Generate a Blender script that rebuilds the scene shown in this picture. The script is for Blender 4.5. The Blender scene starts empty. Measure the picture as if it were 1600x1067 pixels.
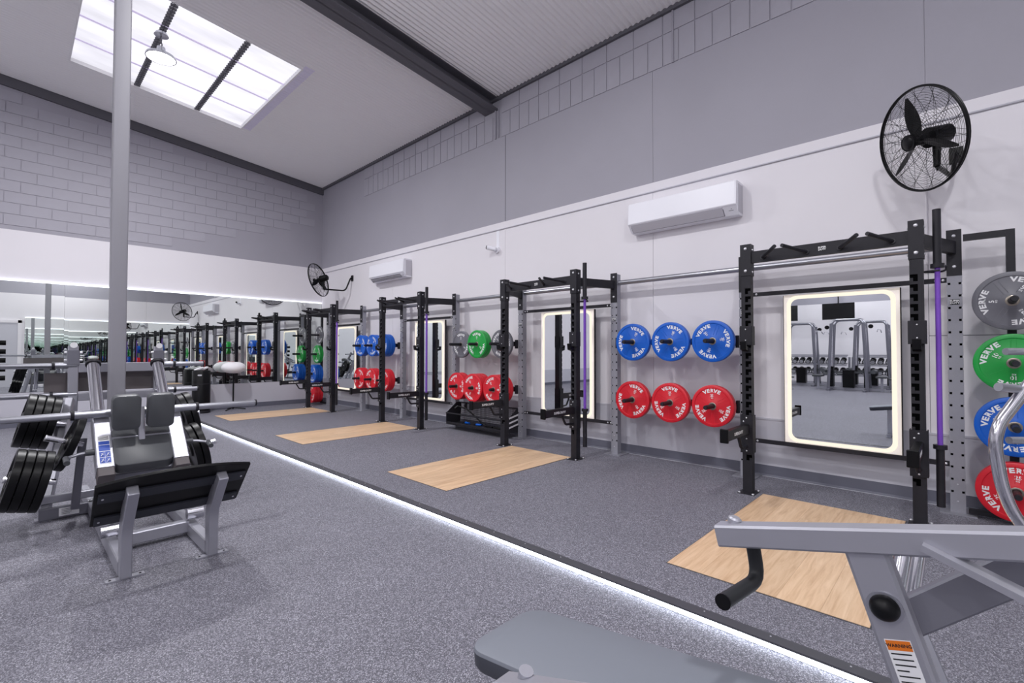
import bpy, math, random
from mathutils import Vector, Matrix
random.seed(7)
PI = math.pi
R = math.radians
C = bpy.context.scene.collection
sc = bpy.context.scene

# ------------------------------------------------------------------ camera
cam_d = bpy.data.cameras.new('camera')
cam_d.sensor_width = 36.0
cam_d.lens = 741.75 / 1600 * 36.0
cam_d.clip_start = 0.02
cam_d.clip_end = 200
cam = bpy.data.objects.new('camera', cam_d)
C.objects.link(cam)
YAW, PITCH, ROLL = R(46.478), R(1.134), R(0.075)
fwd = Vector((math.sin(YAW) * math.cos(PITCH), math.cos(YAW) * math.cos(PITCH), math.sin(PITCH)))
rgt = Vector((math.cos(YAW), -math.sin(YAW), 0))
upv = rgt.cross(fwd)
r2 = rgt * math.cos(ROLL) + upv * math.sin(ROLL)
u2 = -rgt * math.sin(ROLL) + upv * math.cos(ROLL)
M = Matrix((r2, u2, -fwd)).transposed().to_4x4()
M.translation = Vector((0, 0, 1.3))
cam.matrix_world = M
sc.camera = cam

# ------------------------------------------------------------------ world and exposure
w = bpy.data.worlds.new('world')
sc.world = w
w.use_nodes = True
w.node_tree.nodes['Background'].inputs[0].default_value = (0.75, 0.85, 1, 1)
w.node_tree.nodes['Background'].inputs[1].default_value = 1.0
sc.view_settings.view_transform = 'Standard'
sc.view_settings.look = 'None'
sc.view_settings.gamma = 1
sc.view_settings.use_curve_mapping = False
sc.view_settings.exposure = 0.28
sc.cycles.max_bounces = 12
sc.cycles.diffuse_bounces = 5
sc.cycles.glossy_bounces = 10
sc.cycles.sample_clamp_indirect = 6.0
sc.cycles.use_denoising = True

LAMP_W = 62.0           # watts of each high-bay lamp
LAMP_COL = (0.985, 0.98, 1.0)
SKY_E = 0.93            # emission of the translucent roof sheets
LED_E = 6.5

# room numbers
WX, FY, BY, LX = 5.466, 11.93, -1.35, -14.1     # wall planes: rack wall, far wall, near wall, opposite wall
Z_SLOPE, Z_EAVE, RX = 0.0994, 5.47, -4.3
STEP_X, LOW = 2.365, -0.04
Z_WHITE = 3.39


def ceil_z(x):
    return Z_EAVE + Z_SLOPE * (WX - x) if x > RX else Z_EAVE + Z_SLOPE * (x - (2 * RX - WX))


# ------------------------------------------------------------------ materials
def lin(c):
    return tuple(((v / 255) / 12.92 if v / 255 <= 0.04045 else ((v / 255 + 0.055) / 1.055) ** 2.4) for v in c)


def mat(name, rgb, rough=0.5, metal=0.0, noise=0.0, nscale=40.0, bump=0.0, bscale=200.0, emit=None, estr=0.0, spec=0.5, coat=0.0):
    m = bpy.data.materials.new(name)
    m.use_nodes = True
    nt = m.node_tree
    b = nt.nodes['Principled BSDF']
    col = (*lin(rgb), 1)
    b.inputs['Base Color'].default_value = col
    b.inputs['Roughness'].default_value = rough
    b.inputs['Metallic'].default_value = metal
    b.inputs['Specular IOR Level'].default_value = spec
    b.inputs['Coat Weight'].default_value = coat
    tc = nt.nodes.new('ShaderNodeTexCoord')
    if noise > 0:
        n = nt.nodes.new('ShaderNodeTexNoise')
        n.inputs['Scale'].default_value = nscale
        n.inputs['Detail'].default_value = 4
        nt.links.new(tc.outputs['Object'], n.inputs['Vector'])
        mr = nt.nodes.new('ShaderNodeMapRange')
        mr.inputs[3].default_value = 1 - noise
        mr.inputs[4].default_value = 1 + noise
        nt.links.new(n.outputs['Fac'], mr.inputs[0])
        mx = nt.nodes.new('ShaderNodeMix')
        mx.data_type = 'RGBA'
        mx.blend_type = 'MULTIPLY'
        mx.inputs['Factor'].default_value = 1
        mx.inputs['A'].default_value = col
        nt.links.new(mr.outputs[0], mx.inputs['B'])
        nt.links.new(mx.outputs['Result'], b.inputs['Base Color'])
    if bump > 0:
        n2 = nt.nodes.new('ShaderNodeTexNoise')
        n2.inputs['Scale'].default_value = bscale
        n2.inputs['Detail'].default_value = 3
        nt.links.new(tc.outputs['Object'], n2.inputs['Vector'])
        bp = nt.nodes.new('ShaderNodeBump')
        bp.inputs['Strength'].default_value = bump
        bp.inputs['Distance'].default_value = 0.002
        nt.links.new(n2.outputs['Fac'], bp.inputs['Height'])
        nt.links.new(bp.outputs['Normal'], b.inputs['Normal'])
    if emit:
        b.inputs['Emission Color'].default_value = (*lin(emit), 1)
        b.inputs['Emission Strength'].default_value = estr
    return m


def rubber_floor(name):
    m = mat(name, (62, 62, 70), 0.62, spec=0.35)
    nt = m.node_tree
    b = nt.nodes['Principled BSDF']
    tc = nt.nodes.new('ShaderNodeTexCoord')
    vo = nt.nodes.new('ShaderNodeTexVoronoi')
    vo.inputs['Scale'].default_value = 260
    vo.inputs['Randomness'].default_value = 1
    nt.links.new(tc.outputs['Object'], vo.inputs['Vector'])
    sep = nt.nodes.new('ShaderNodeSeparateColor')
    nt.links.new(vo.outputs['Color'], sep.inputs[0])
    cr = nt.nodes.new('ShaderNodeValToRGB')
    e = cr.color_ramp.elements
    e[0].position = 0.0
    e[0].color = (*lin((84, 83, 93)), 1)
    e[1].position = 1.0
    e[1].color = (*lin((186, 185, 195)), 1)
    for p, c in ((0.30, (96, 95, 104)), (0.60, (110, 109, 119)), (0.68, (136, 135, 146)), (0.90, (152, 151, 161))):
        el = cr.color_ramp.elements.new(p)
        el.color = (*lin(c), 1)
    nt.links.new(sep.outputs[0], cr.inputs[0])
    n = nt.nodes.new('ShaderNodeTexNoise')
    n.inputs['Scale'].default_value = 0.9
    n.inputs['Detail'].default_value = 5
    nt.links.new(tc.outputs['Object'], n.inputs['Vector'])
    mr = nt.nodes.new('ShaderNodeMapRange')
    mr.inputs[3].default_value = 0.86
    mr.inputs[4].default_value = 1.12
    nt.links.new(n.outputs['Fac'], mr.inputs[0])
    mx = nt.nodes.new('ShaderNodeMix')
    mx.data_type = 'RGBA'
    mx.blend_type = 'MULTIPLY'
    mx.inputs['Factor'].default_value = 1
    nt.links.new(cr.outputs[0], mx.inputs['A'])
    nt.links.new(mr.outputs[0], mx.inputs['B'])
    nt.links.new(mx.outputs['Result'], b.inputs['Base Color'])
    bp = nt.nodes.new('ShaderNodeBump')
    bp.inputs['Strength'].default_value = 0.35
    bp.inputs['Distance'].default_value = 0.002
    nt.links.new(vo.outputs['Distance'], bp.inputs['Height'])
    nt.links.new(bp.outputs['Normal'], b.inputs['Normal'])
    return m


def oak(name, shift):
    m = mat(name, (214, 176, 130), 0.42, spec=0.4)
    nt = m.node_tree
    b = nt.nodes['Principled BSDF']
    tc = nt.nodes.new('ShaderNodeTexCoord')
    mp = nt.nodes.new('ShaderNodeMapping')
    mp.inputs['Scale'].default_value = (1.3, 16, 1)
    mp.inputs['Location'].default_value = (shift * 3.1, shift * 7.7, shift)
    nt.links.new(tc.outputs['Object'], mp.inputs['Vector'])
    n = nt.nodes.new('ShaderNodeTexNoise')
    n.inputs['Scale'].default_value = 2.2
    n.inputs['Detail'].default_value = 8
    n.inputs['Roughness'].default_value = 0.62
    n.inputs['Distortion'].default_value = 0.6
    nt.links.new(mp.outputs[0], n.inputs['Vector'])
    cr = nt.nodes.new('ShaderNodeValToRGB')
    e = cr.color_ramp.elements
    k = 1 + 0.05 * math.sin(shift * 9)
    e[0].position = 0.28
    e[0].color = (*[v * k for v in lin((198, 160, 124))], 1)
    e[1].position = 0.72
    e[1].color = (*[v * k for v in lin((232, 201, 168))], 1)
    el = cr.color_ramp.elements.new(0.5)
    el.color = (*[v * k for v in lin((219, 185, 149))], 1)
    nt.links.new(n.outputs['Fac'], cr.inputs[0])
    nt.links.new(cr.outputs[0], b.inputs['Base Color'])
    return m


def mirror_mat(name, tint, rough=0.0):
    m = bpy.data.materials.new(name)
    m.use_nodes = True
    b = m.node_tree.nodes['Principled BSDF']
    b.inputs['Base Color'].default_value = (*tint, 1)
    b.inputs['Metallic'].default_value = 1
    b.inputs['Roughness'].default_value = rough
    return m


def emis(name, rgb, s):
    m = bpy.data.materials.new(name)
    m.use_nodes = True
    nt = m.node_tree
    nt.nodes.clear()
    e = nt.nodes.new('ShaderNodeEmission')
    e.inputs[0].default_value = (*lin(rgb), 1)
    e.inputs[1].default_value = s
    o = nt.nodes.new('ShaderNodeOutputMaterial')
    nt.links.new(e.outputs[0], o.inputs[0])
    return m


def skylight_mat(name):
    m = emis(name, (246, 244, 255), SKY_E)
    nt = m.node_tree
    e = [n for n in nt.nodes if n.type == 'EMISSION'][0]
    tc = nt.nodes.new('ShaderNodeTexCoord')
    mp = nt.nodes.new('ShaderNodeMapping')
    mp.inputs['Scale'].default_value = (0.6, 1.6, 1)
    nt.links.new(tc.outputs['Object'], mp.inputs['Vector'])
    n = nt.nodes.new('ShaderNodeTexNoise')
    n.inputs['Scale'].default_value = 1.3
    n.inputs['Detail'].default_value = 3
    nt.links.new(mp.outputs[0], n.inputs['Vector'])
    mr = nt.nodes.new('ShaderNodeMapRange')
    mr.inputs[1].default_value = 0.3
    mr.inputs[2].default_value = 0.7
    mr.inputs[3].default_value = SKY_E * 0.78
    mr.inputs[4].default_value = SKY_E * 1.1
    nt.links.new(n.outputs['Fac'], mr.inputs[0])
    nt.links.new(mr.outputs[0], e.inputs[1])
    return m


W_WHITE = mat('white wall paint', (226, 223, 228), 0.7, noise=0.015, nscale=1.5)
W_GREY = mat('dark grey wall paint', (158, 156, 166), 0.62, noise=0.05, nscale=1.2, bump=0.15, bscale=120)
W_BLOCK = mat('grey painted block', (163, 161, 171), 0.6, noise=0.04, nscale=6, bump=0.3, bscale=160)
W_DADO = mat('pale grey dado paint', (192, 191, 200), 0.6, noise=0.02, nscale=2)
W_SKIRT = mat('dark grey vinyl skirting', (98, 99, 112), 0.45)
W_CAULK = mat('pale sealant', (178, 178, 186), 0.5)
CEIL = mat('white roof sheeting', (242, 241, 242), 0.6)
STEEL_BEAM = mat('dark grey painted steel', (88, 87, 94), 0.5)
POLE_M = mat('mid grey painted column', (142, 141, 148), 0.5)
FLOOR_M = rubber_floor('speckled rubber')
TRIM_M = mat('dark metal nosing', (84, 84, 90), 0.45, 0.3)
BLACK = mat('satin black powder coat', (37, 36, 42), 0.5, noise=0.08, nscale=90, spec=0.3)
BLACK_D = mat('hole shade black', (3, 3, 4), 0.9, spec=0.05)  # shade inside slots and holes put into the colour
RUBBER = mat('black rubber', (11, 11, 14), 0.36, spec=0.22)
STIFF = mat('dark slate steel', (50, 52, 60), 0.5, spec=0.3)
GREY_UP = mat('grey hammered powder coat', (150, 150, 159), 0.45, 0.1, noise=0.06, nscale=120)
SILVER = mat('silver powder coat', (172, 172, 181), 0.36, 0.55)
SILVER_D = mat('dark silver frame', (118, 118, 128), 0.4, 0.25)  # darker grey than the main silver
CHROME = mat('polished chrome', (214, 214, 220), 0.16, 1.0)
BRUSHED = mat('brushed steel tube', (176, 177, 184), 0.3, 0.9)
ZINC = mat('zinc bolt', (225, 225, 230), 0.3, 0.6)
PURPLE = mat('purple anodised bar', (124, 76, 190), 0.4, 0.1)
PRINT = mat('white print', (238, 238, 240), 0.5)
BLUE = mat('blue rubber', (4, 92, 196), 0.38)
RED = mat('red rubber', (214, 26, 44), 0.38)
GREEN = mat('green rubber', (26, 158, 66), 0.38)
GREYP = mat('grey rubber', (108, 108, 116), 0.42)
HUB = mat('steel hub', (150, 142, 132), 0.3, 0.9)
PAD = mat('dark grey vinyl pad', (74, 76, 80), 0.42, noise=0.05, nscale=300)
PAD_G = mat('slate grey vinyl pad', (121, 125, 134), 0.5, spec=0.3)
PAD_E = mat('dark grey vinyl edge', (66, 68, 76), 0.5, spec=0.3)
AC_W = mat('white plastic', (236, 236, 243), 0.35)
AC_G = mat('pale grey plastic', (196, 194, 202), 0.4)
AC_D = mat('grey slot', (110, 108, 114), 0.5)
PLAST_B = mat('black plastic', (12, 12, 15), 0.36, spec=0.22)
GRIP = mat('black foam grip', (40, 41, 44), 0.5, spec=0.3)
ORANGE = mat('orange print', (226, 118, 24), 0.5)
LABEL_B = mat('blue label print', (52, 84, 178), 0.5)
INK = mat('black ink', (25, 25, 30), 0.5)
MIR_FAR = mirror_mat('wall mirror silver', (0.86, 0.90, 0.875))
MIR_PAN = mirror_mat('panel mirror silver', (0.80, 0.83, 0.85))
FRAME_W = mat('cream backlit surround', (250, 243, 236), 0.5, emit=(255, 240, 224), estr=0.22)
GLOW = emis('warm led border', (255, 243, 224), 0.90)
LED = emis('cool white led', (236, 244, 255), LED_E)
LED2 = emis('cool white led cove', (240, 244, 255), 2.8)
LAMP_E = emis('lamp face', (255, 255, 255), 8.0)
FAR_LAMP_W = 135.0
UP_W = 26.0
SKYM = skylight_mat('translucent roof sheet')
SCREEN = mat('black screen', (6, 6, 8), 0.2)
SHROUD = mat('grey brown board', (92, 86, 88), 0.6)
TOWEL = mat('white cloth', (236, 234, 238), 0.9, bump=0.6, bscale=60)
LENS = mat('black lens', (8, 8, 8), 0.1)
OAKS = [oak('oak board %d' % i, i * 0.83) for i in range(6)]


# ------------------------------------------------------------------ mesh helper
class MB:
    def __init__(self):
        self.v, self.f = [], []

    def add(self, vs, fs, mtx=None):
        n = len(self.v)
        if mtx is not None:
            vs = [mtx @ Vector(p) for p in vs]
        self.v += [tuple(p) for p in vs]
        self.f += [tuple(i + n for i in f) for f in fs]
        return self

    def box(self, x0, x1, y0, y1, z0, z1, mtx=None):
        x0, x1 = min(x0, x1), max(x0, x1)
        y0, y1 = min(y0, y1), max(y0, y1)
        z0, z1 = min(z0, z1), max(z0, z1)
        vs = [(x, y, z) for x in (x0, x1) for y in (y0, y1) for z in (z0, z1)]
        fs = [(0, 1, 3, 2), (4, 6, 7, 5), (0, 4, 5, 1), (2, 3, 7, 6), (0, 2, 6, 4), (1, 5, 7, 3)]
        return self.add(vs, fs, mtx)

    def cbox(self, c, s, mtx=None):
        return self.box(c[0] - s[0] / 2, c[0] + s[0] / 2, c[1] - s[1] / 2, c[1] + s[1] / 2, c[2] - s[2] / 2, c[2] + s[2] / 2, mtx)

    def beam(self, a, b, wd, ht, side=None, ch=0.0):
        """rectangular tube from a to b; wd across the horizontal side axis, ht the other; ch = corner chamfer"""
        a, b = Vector(a), Vector(b)
        d = (b - a).normalized()
        s = Vector(side).normalized() if side is not None else d.cross(Vector((0, 0, 1)))
        if s.length < 1e-4:
            s = Vector((0, 1, 0))
        s = (s - d * s.dot(d)).normalized()
        u = s.cross(d).normalized()
        w2, h2 = wd / 2, ht / 2
        if ch <= 0:
            ring = [(-w2, -h2), (w2, -h2), (w2, h2), (-w2, h2)]
        else:
            ring = [(-w2 + ch, -h2), (w2 - ch, -h2), (w2, -h2 + ch), (w2, h2 - ch), (w2 - ch, h2), (-w2 + ch, h2), (-w2, h2 - ch), (-w2, -h2 + ch)]
        n = len(ring)
        vs = [a + s * p + u * q for p, q in ring] + [b + s * p + u * q for p, q in ring]
        fs = [(i, (i + 1) % n, n + (i + 1) % n, n + i) for i in range(n)]
        fs += [tuple(range(n - 1, -1, -1)), tuple(range(n, 2 * n))]
        return self.add(vs, fs)

    def cyl(self, a, b, r, seg=16, r2=None, cap=True):
        a, b = Vector(a), Vector(b)
        d = (b - a).normalized()
        s = d.orthogonal().normalized()
        u = d.cross(s)
        r2 = r if r2 is None else r2
        vs = [a + (s * math.cos(2 * PI * i / seg) + u * math.sin(2 * PI * i / seg)) * r for i in range(seg)]
        vs += [b + (s * math.cos(2 * PI * i / seg) + u * math.sin(2 * PI * i / seg)) * r2 for i in range(seg)]
        fs = [(i, (i + 1) % seg, seg + (i + 1) % seg, seg + i) for i in range(seg)]
        if cap:
            fs += [tuple(range(seg - 1, -1, -1)), tuple(range(seg, 2 * seg))]
        return self.add(vs, fs)

    def tube(self, pts, r, seg=10, bend=0.0, closed=False):
        P = [Vector(p) for p in pts]
        if bend > 0:
            Q = [P[0]]
            for i in range(1, len(P) - 1):
                a, b, c = P[i - 1], P[i], P[i + 1]
                d1, d2 = (a - b), (c - b)
                k = min(bend, d1.length * 0.45, d2.length * 0.45)
                p0, p2 = b + d1.normalized() * k, b + d2.normalized() * k
                for t in (0, 0.25, 0.5, 0.75, 1):
                    Q.append(p0 * (1 - t) ** 2 + b * 2 * t * (1 - t) + p2 * t * t)
            Q.append(P[-1])
            P = Q
        n = len(P)
        vs = []
        s = None
        for i, p in enumerate(P):
            if closed:
                d = (P[(i + 1) % n] - P[i - 1]).normalized()
            else:
                d = (P[min(i + 1, n - 1)] - P[max(i - 1, 0)]).normalized()
            if s is None:
                s = d.orthogonal().normalized()
            s = (s - d * s.dot(d)).normalized()
            u = d.cross(s)
            vs += [p + (s * math.cos(2 * PI * k / seg) + u * math.sin(2 * PI * k / seg)) * r for k in range(seg)]
        fs = []
        for i in range(n if closed else n - 1):
            j = (i + 1) % n
            fs += [(i * seg + k, i * seg + (k + 1) % seg, j * seg + (k + 1) % seg, j * seg + k) for k in range(seg)]
        if not closed:
            fs += [tuple(range(seg - 1, -1, -1)), tuple((n - 1) * seg + k for k in range(seg))]
        return self.add(vs, fs)

    def prism(self, poly, a0, a1, axis='x'):
        """poly in the two other axes (cyclic order), extruded from a0 to a1"""
        def P(p, a):
            if axis == 'x':
                return (a, p[0], p[1])
            if axis == 'y':
                return (p[0], a, p[1])
            return (p[0], p[1], a)
        n = len(poly)
        vs = [P(p, a0) for p in poly] + [P(p, a1) for p in poly]
        fs = [(i, (i + 1) % n, n + (i + 1) % n, n + i) for i in range(n)] + [tuple(range(n - 1, -1, -1)), tuple(range(n, 2 * n))]
        return self.add(vs, fs)

    def lathe(self, prof, seg=32, mtx=None, cap0=True, cap1=True):
        """profile of (radius, height) about local z"""
        vs = []
        for r, h in prof:
            vs += [(r * math.cos(2 * PI * i / seg), r * math.sin(2 * PI * i / seg), h) for i in range(seg)]
        fs = []
        for k in range(len(prof) - 1):
            fs += [(k * seg + i, k * seg + (i + 1) % seg, (k + 1) * seg + (i + 1) % seg, (k + 1) * seg + i) for i in range(seg)]
        if cap0:
            fs.append(tuple(range(seg - 1, -1, -1)))
        if cap1:
            m = (len(prof) - 1) * seg
            fs.append(tuple(m + i for i in range(seg)))
        return self.add(vs, fs, mtx)

    def mesh(self, name, m, smooth=True):
        me = bpy.data.meshes.new(name)
        me.from_pydata(self.v, [], self.f)
        if m is not None:
            me.materials.append(m)
        me.update()
        import bmesh
        bm = bmesh.new()
        bm.from_mesh(me)
        bmesh.ops.recalc_face_normals(bm, faces=bm.faces)
        bm.to_mesh(me)
        bm.free()
        if smooth:
            me.polygons.foreach_set('use_smooth', [True] * len(me.polygons))
            me.set_sharp_from_angle(angle=R(38))
        return me

    def build(self, name, m, parent=None, smooth=True, bevel=0.0):
        o = bpy.data.objects.new(name, self.mesh(name, m, smooth))
        C.objects.link(o)
        if parent is not None:
            o.parent = parent
        if bevel > 0:
            bv = o.modifiers.new('bevel', 'BEVEL')
            bv.width = bevel
            bv.segments = 2
            bv.limit_method = 'ANGLE'
        return o


def rrect(cx, cy, w, h, r, n=5):
    pts = []
    for sx, sy, a0 in ((1, 1, 0), (-1, 1, 90), (-1, -1, 180), (1, -1, 270)):
        for k in range(n + 1):
            a = R(a0 + 90 * k / n)
            pts.append((cx + sx * (w / 2 - r) + r * math.cos(a), cy + sy * (h / 2 - r) + r * math.sin(a)))
    return pts


def thing(name, label, cat, loc=(0, 0, 0), rotz=0.0, group=None):
    o = bpy.data.objects.new(name, None)
    o.empty_display_size = 0.1
    C.objects.link(o)
    o.location = loc
    o.rotation_euler = (0, 0, rotz)
    o['label'] = label
    o['category'] = cat
    if group:
        o['group'] = group
    return o


def tag(o, label, cat, group=None):
    o['label'] = label
    o['category'] = cat
    if group:
        o['group'] = group
    return o


def struct(o):
    o['kind'] = 'structure'
    return o


def dup(o, parent=None):
    c = o.copy()
    C.objects.link(c)
    if parent is not None:
        c.parent = parent
    for ch in list(o.children):
        dup(ch, c)
    return c


def place(proto, used, loc, label, group=None, rot=None):
    """the first call moves the prototype itself, later calls copy it"""
    o = proto if not used else dup(proto)
    used.append(1)
    o.location = loc
    if rot is not None:
        o.rotation_euler = rot
    o['label'] = label
    if group:
        o['group'] = group
    return o


def text_mesh(s, size, bold=0.0, spacing=1.0, ext=0.0008):
    cu = bpy.data.curves.new('lettering_curve', 'FONT')
    cu.body = s
    cu.size = size
    cu.offset = bold
    cu.space_character = spacing
    cu.align_x = 'CENTER'
    cu.align_y = 'CENTER'
    cu.extrude = ext
    cu.resolution_u = 2
    o = bpy.data.objects.new('lettering_tmp', cu)
    C.objects.link(o)
    dg = bpy.context.evaluated_depsgraph_get()
    me = bpy.data.meshes.new_from_object(o.evaluated_get(dg))
    vs = [tuple(v.co) for v in me.vertices]
    fs = [tuple(p.vertices) for p in me.polygons]
    bpy.data.objects.remove(o)
    bpy.data.curves.remove(cu)
    bpy.data.meshes.remove(me)
    return vs, fs


def text_obj(s, size, mtx, m, parent, name='lettering', bold=0.0, spacing=1.0):
    vs, fs = text_mesh(s, size, bold, spacing)
    b = MB()
    b.add(vs, fs, mtx)
    return b.build(name, m, parent, smooth=False)


def frame_m(origin, xdir, ydir):
    x = Vector(xdir).normalized()
    y = Vector(ydir).normalized()
    z = x.cross(y).normalized()
    m = Matrix((x, y, z)).transposed().to_4x4()
    m.translation = Vector(origin)
    return m


def holed_plate(b, us, vs, holes, plane, t0, t1):
    """solid plate made of cells of the grid us x vs, leaving out the cells in holes; plane 'x': u=y, v=z"""
    for i in range(len(us) - 1):
        j = 0
        while j < len(vs) - 1:
            if (i, j) in holes:
                j += 1
                continue
            k = j
            while k < len(vs) - 1 and (i, k) not in holes:
                k += 1
            if plane == 'x':
                b.box(t0, t1, us[i], us[i + 1], vs[j], vs[k])
            else:
                b.box(us[i], us[i + 1], t0, t1, vs[j], vs[k])
            j = k


# ------------------------------------------------------------------ room shell
b = MB()
b.box(LX, STEP_X, BY, FY, LOW - 0.1, LOW)
struct(b.build('floor', FLOOR_M, smooth=False))
b = MB()
b.box(STEP_X, WX, BY, FY, LOW - 0.1, 0)
struct(b.build('floor_raised', FLOOR_M, smooth=False))

# step nosing with led strip beneath
no = MB()
no.prism([(STEP_X - 0.012, -0.006), (STEP_X - 0.012, 0.004), (STEP_X + 0.055, 0.004), (STEP_X + 0.055, 0.0005), (STEP_X + 0.004, 0.0005), (STEP_X + 0.004, -0.006)], BY, FY, 'y')
nosing = struct(no.build('trim_1', TRIM_M, smooth=False))
sb = MB()
y = BY + 0.2
while y < FY - 0.1:
    sb.lathe([(0.004, 0.003), (0.004, 0.0055), (0.0015, 0.0062)], 8, Matrix.Translation((STEP_X + 0.03, y, 0)))
    y += 0.3
o = sb.build('screw', ZINC, nosing)
o['kind'] = 'stuff'
lb = MB()
lb.box(STEP_X - 0.008, STEP_X - 0.0005, BY + 0.01, FY - 0.01, LOW + 0.008, -0.008)
lb.build('led_strip', LED, nosing, smooth=False)

# ceiling of corrugated sheet with two skylight openings
SKY1 = (0.57, 3.06, 7.45, 10.33)
SKY_ADDED = (0.57, 3.06, 1.1, 4.0)  # unseen second skylight, added to light the near end
PIT = 0.0762
cb = MB()


def corrug(b, x0, x1, y0, y1, dz=0.0, amp=0.009, fy=None):
    n = max(1, int(round((y1 - y0) / PIT * 6)))
    vs = []
    for i in range(n + 1):
        yy = y0 + (y1 - y0) * i / n
        h = amp * math.cos(2 * PI * yy / PIT)
        vs.append((x0, yy, ceil_z(x0 - 1e-6 if x0 > RX else x0) + h + dz))
        vs.append((x1, yy, ceil_z(x1) + h + dz))
    fs = [(2 * i, 2 * i + 1, 2 * i + 3, 2 * i + 2) for i in range(n)]
    b.add(vs, fs)


corrug(cb, 3.06, WX + 0.1, BY - 0.1, FY + 0.1)
corrug(cb, RX, 0.57, BY - 0.1, FY + 0.1)
corrug(cb, LX - 0.1, RX, BY - 0.1, FY + 0.1)
corrug(cb, 0.57, 3.06, BY - 0.1, SKY_ADDED[2])
corrug(cb, 0.57, 3.06, SKY_ADDED[3], SKY1[2])
corrug(cb, 0.57, 3.06, SKY1[3], FY + 0.1)
struct(cb.build('ceiling', CEIL))


def skylight(n, s):
    x0, x1, y0, y1 = s
    b = MB()
    b.box(x0 - 0.02, x0 + 0.004, y0, y1, ceil_z(x0) - 0.012, ceil_z(x0) + 0.1)
    b.box(x1 - 0.004, x1 + 0.02, y0, y1, ceil_z(x1) - 0.012, ceil_z(x1) + 0.1)
    for yy in (y0, y1):
        vs = [(x, yy + d, ceil_z(x) + h) for x in (x0, x1) for d in (-0.008, 0.008) for h in (-0.012, 0.1)]
        b.add(vs, [(0, 1, 3, 2), (4, 6, 7, 5), (0, 4, 5, 1), (2, 3, 7, 6), (0, 2, 6, 4), (1, 5, 7, 3)])
    win = struct(b.build('window_%d' % n, CEIL, smooth=False))
    b = MB()
    corrug(b, x1 + 0.004, x1 + 0.15, y0 - 0.12, y1 - 0.06, -0.004)
    b.build('end_lap', END_LAP, win)
    ys = [y0 + (y1 - y0) * i / 4 for i in range(5)]
    for k in range(4):                      # four translucent sheets lapped over one another
        b = MB()
        corrug(b, x0, x1, ys[k], ys[k + 1] + (0.0 if k == 3 else 0.03), 0.05 + 0.006 * (k % 2))
        b.build('roof_sheet', SKYM, win)
    for k in (1, 2, 3):                      # laps seen as thin grey lines
        b = MB()
        vs = [(x, ys[k] + d, ceil_z(x) + h) for x in (x0, x1) for d in (-0.022, 0.022) for h in (0.028, 0.034)]
        b.add(vs, [(0, 1, 3, 2), (4, 6, 7, 5), (0, 4, 5, 1), (2, 3, 7, 6), (0, 2, 6, 4), (1, 5, 7, 3)])
        b.build('sheet_lap', CEIL_LAP, win, smooth=False)
    for px in (1.42, 2.31):                  # purlins, with teeth that imitate light showing between the corrugations
        b = MB()
        b.box(px - 0.005, px + 0.005, y0, y1, ceil_z(px) + 0.012, ceil_z(px) + 0.034)
        yy = y0 + PIT / 2
        while yy < y1:
            b.box(px - 0.042, px + 0.042, yy - 0.014, yy + 0.014, ceil_z(px) + 0.008, ceil_z(px) + 0.036)
            yy += PIT
        b.build('purlin', STEEL_BEAM, win, smooth=False)


CEIL_LAP = mat('lilac grey sheet lap', (196, 186, 214), 0.6, emit=(205, 195, 225), estr=0.5)
END_LAP = mat('lilac end lap', (228, 224, 242), 0.6)
skylight(1, SKY1)
skylight(2, SKY_ADDED)

# rafter across the room at y 5.5 with a fixed upper gutter angle on both long walls
b = MB()
for (xa, xb) in ((WX, RX), (RX, LX)):
    for (ya, yb, dt, dk) in ((5.50, 5.82, 0.20, 0.185), (5.645, 5.665, 0.20, 0.0), (5.50, 5.82, 0.012, 0.0)):
        vs = []
        for x in (xa, xb):
            zc = ceil_z(x)
            top = zc - dk if dk else zc
            bot = zc - dt
            vs += [(x, ya, bot), (x, yb, bot), (x, yb, top), (x, ya, top)]
        b.add(vs, [(0, 1, 2, 3), (4, 7, 6, 5), (0, 4, 5, 1), (1, 5, 6, 2), (2, 6, 7, 3), (3, 7, 4, 0)])
struct(b.build('ceiling_beam', STEEL_BEAM, smooth=False))


# far wall -------------------------------------------------------------
def gable(b, y0, y1, z0, x0=LX, x1=WX):
    poly = [(x0, z0), (x1, z0), (x1, ceil_z(x1) + 0.02), (RX, ceil_z(RX) + 0.02), (x0, ceil_z(x0) + 0.02)]
    b.prism(poly, y0, y1, 'y')


b = MB()
gable(b, FY, FY + 0.2, Z_WHITE - 0.4, LX, WX + 0.2)
wall_far = struct(b.build('wall_far', W_GREY, smooth=False))
b = MB()
b.box(LX, WX, FY - 0.006, FY + 0.19, LOW - 0.1, Z_WHITE)
b.build('white_board', W_WHITE, wall_far, smooth=False)
b = MB()
b.box(LX, WX, FY - 0.02, FY - 0.0, LOW - 0.02, 0.555)
b.build('dado_panel', W_DADO, wall_far, smooth=False)
b = MB()
b.box(LX, STEP_X, FY - 0.028, FY - 0.002, LOW, LOW + 0.1)
struct(b.build('baseboard_far', W_SKIRT, smooth=False))
b = MB()
b.box(STEP_X, WX - 0.01, FY - 0.028, FY - 0.002, 0, 0.1)
b.build('baseboard_far_raised', W_SKIRT, smooth=False)['kind'] = 'structure'

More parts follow.
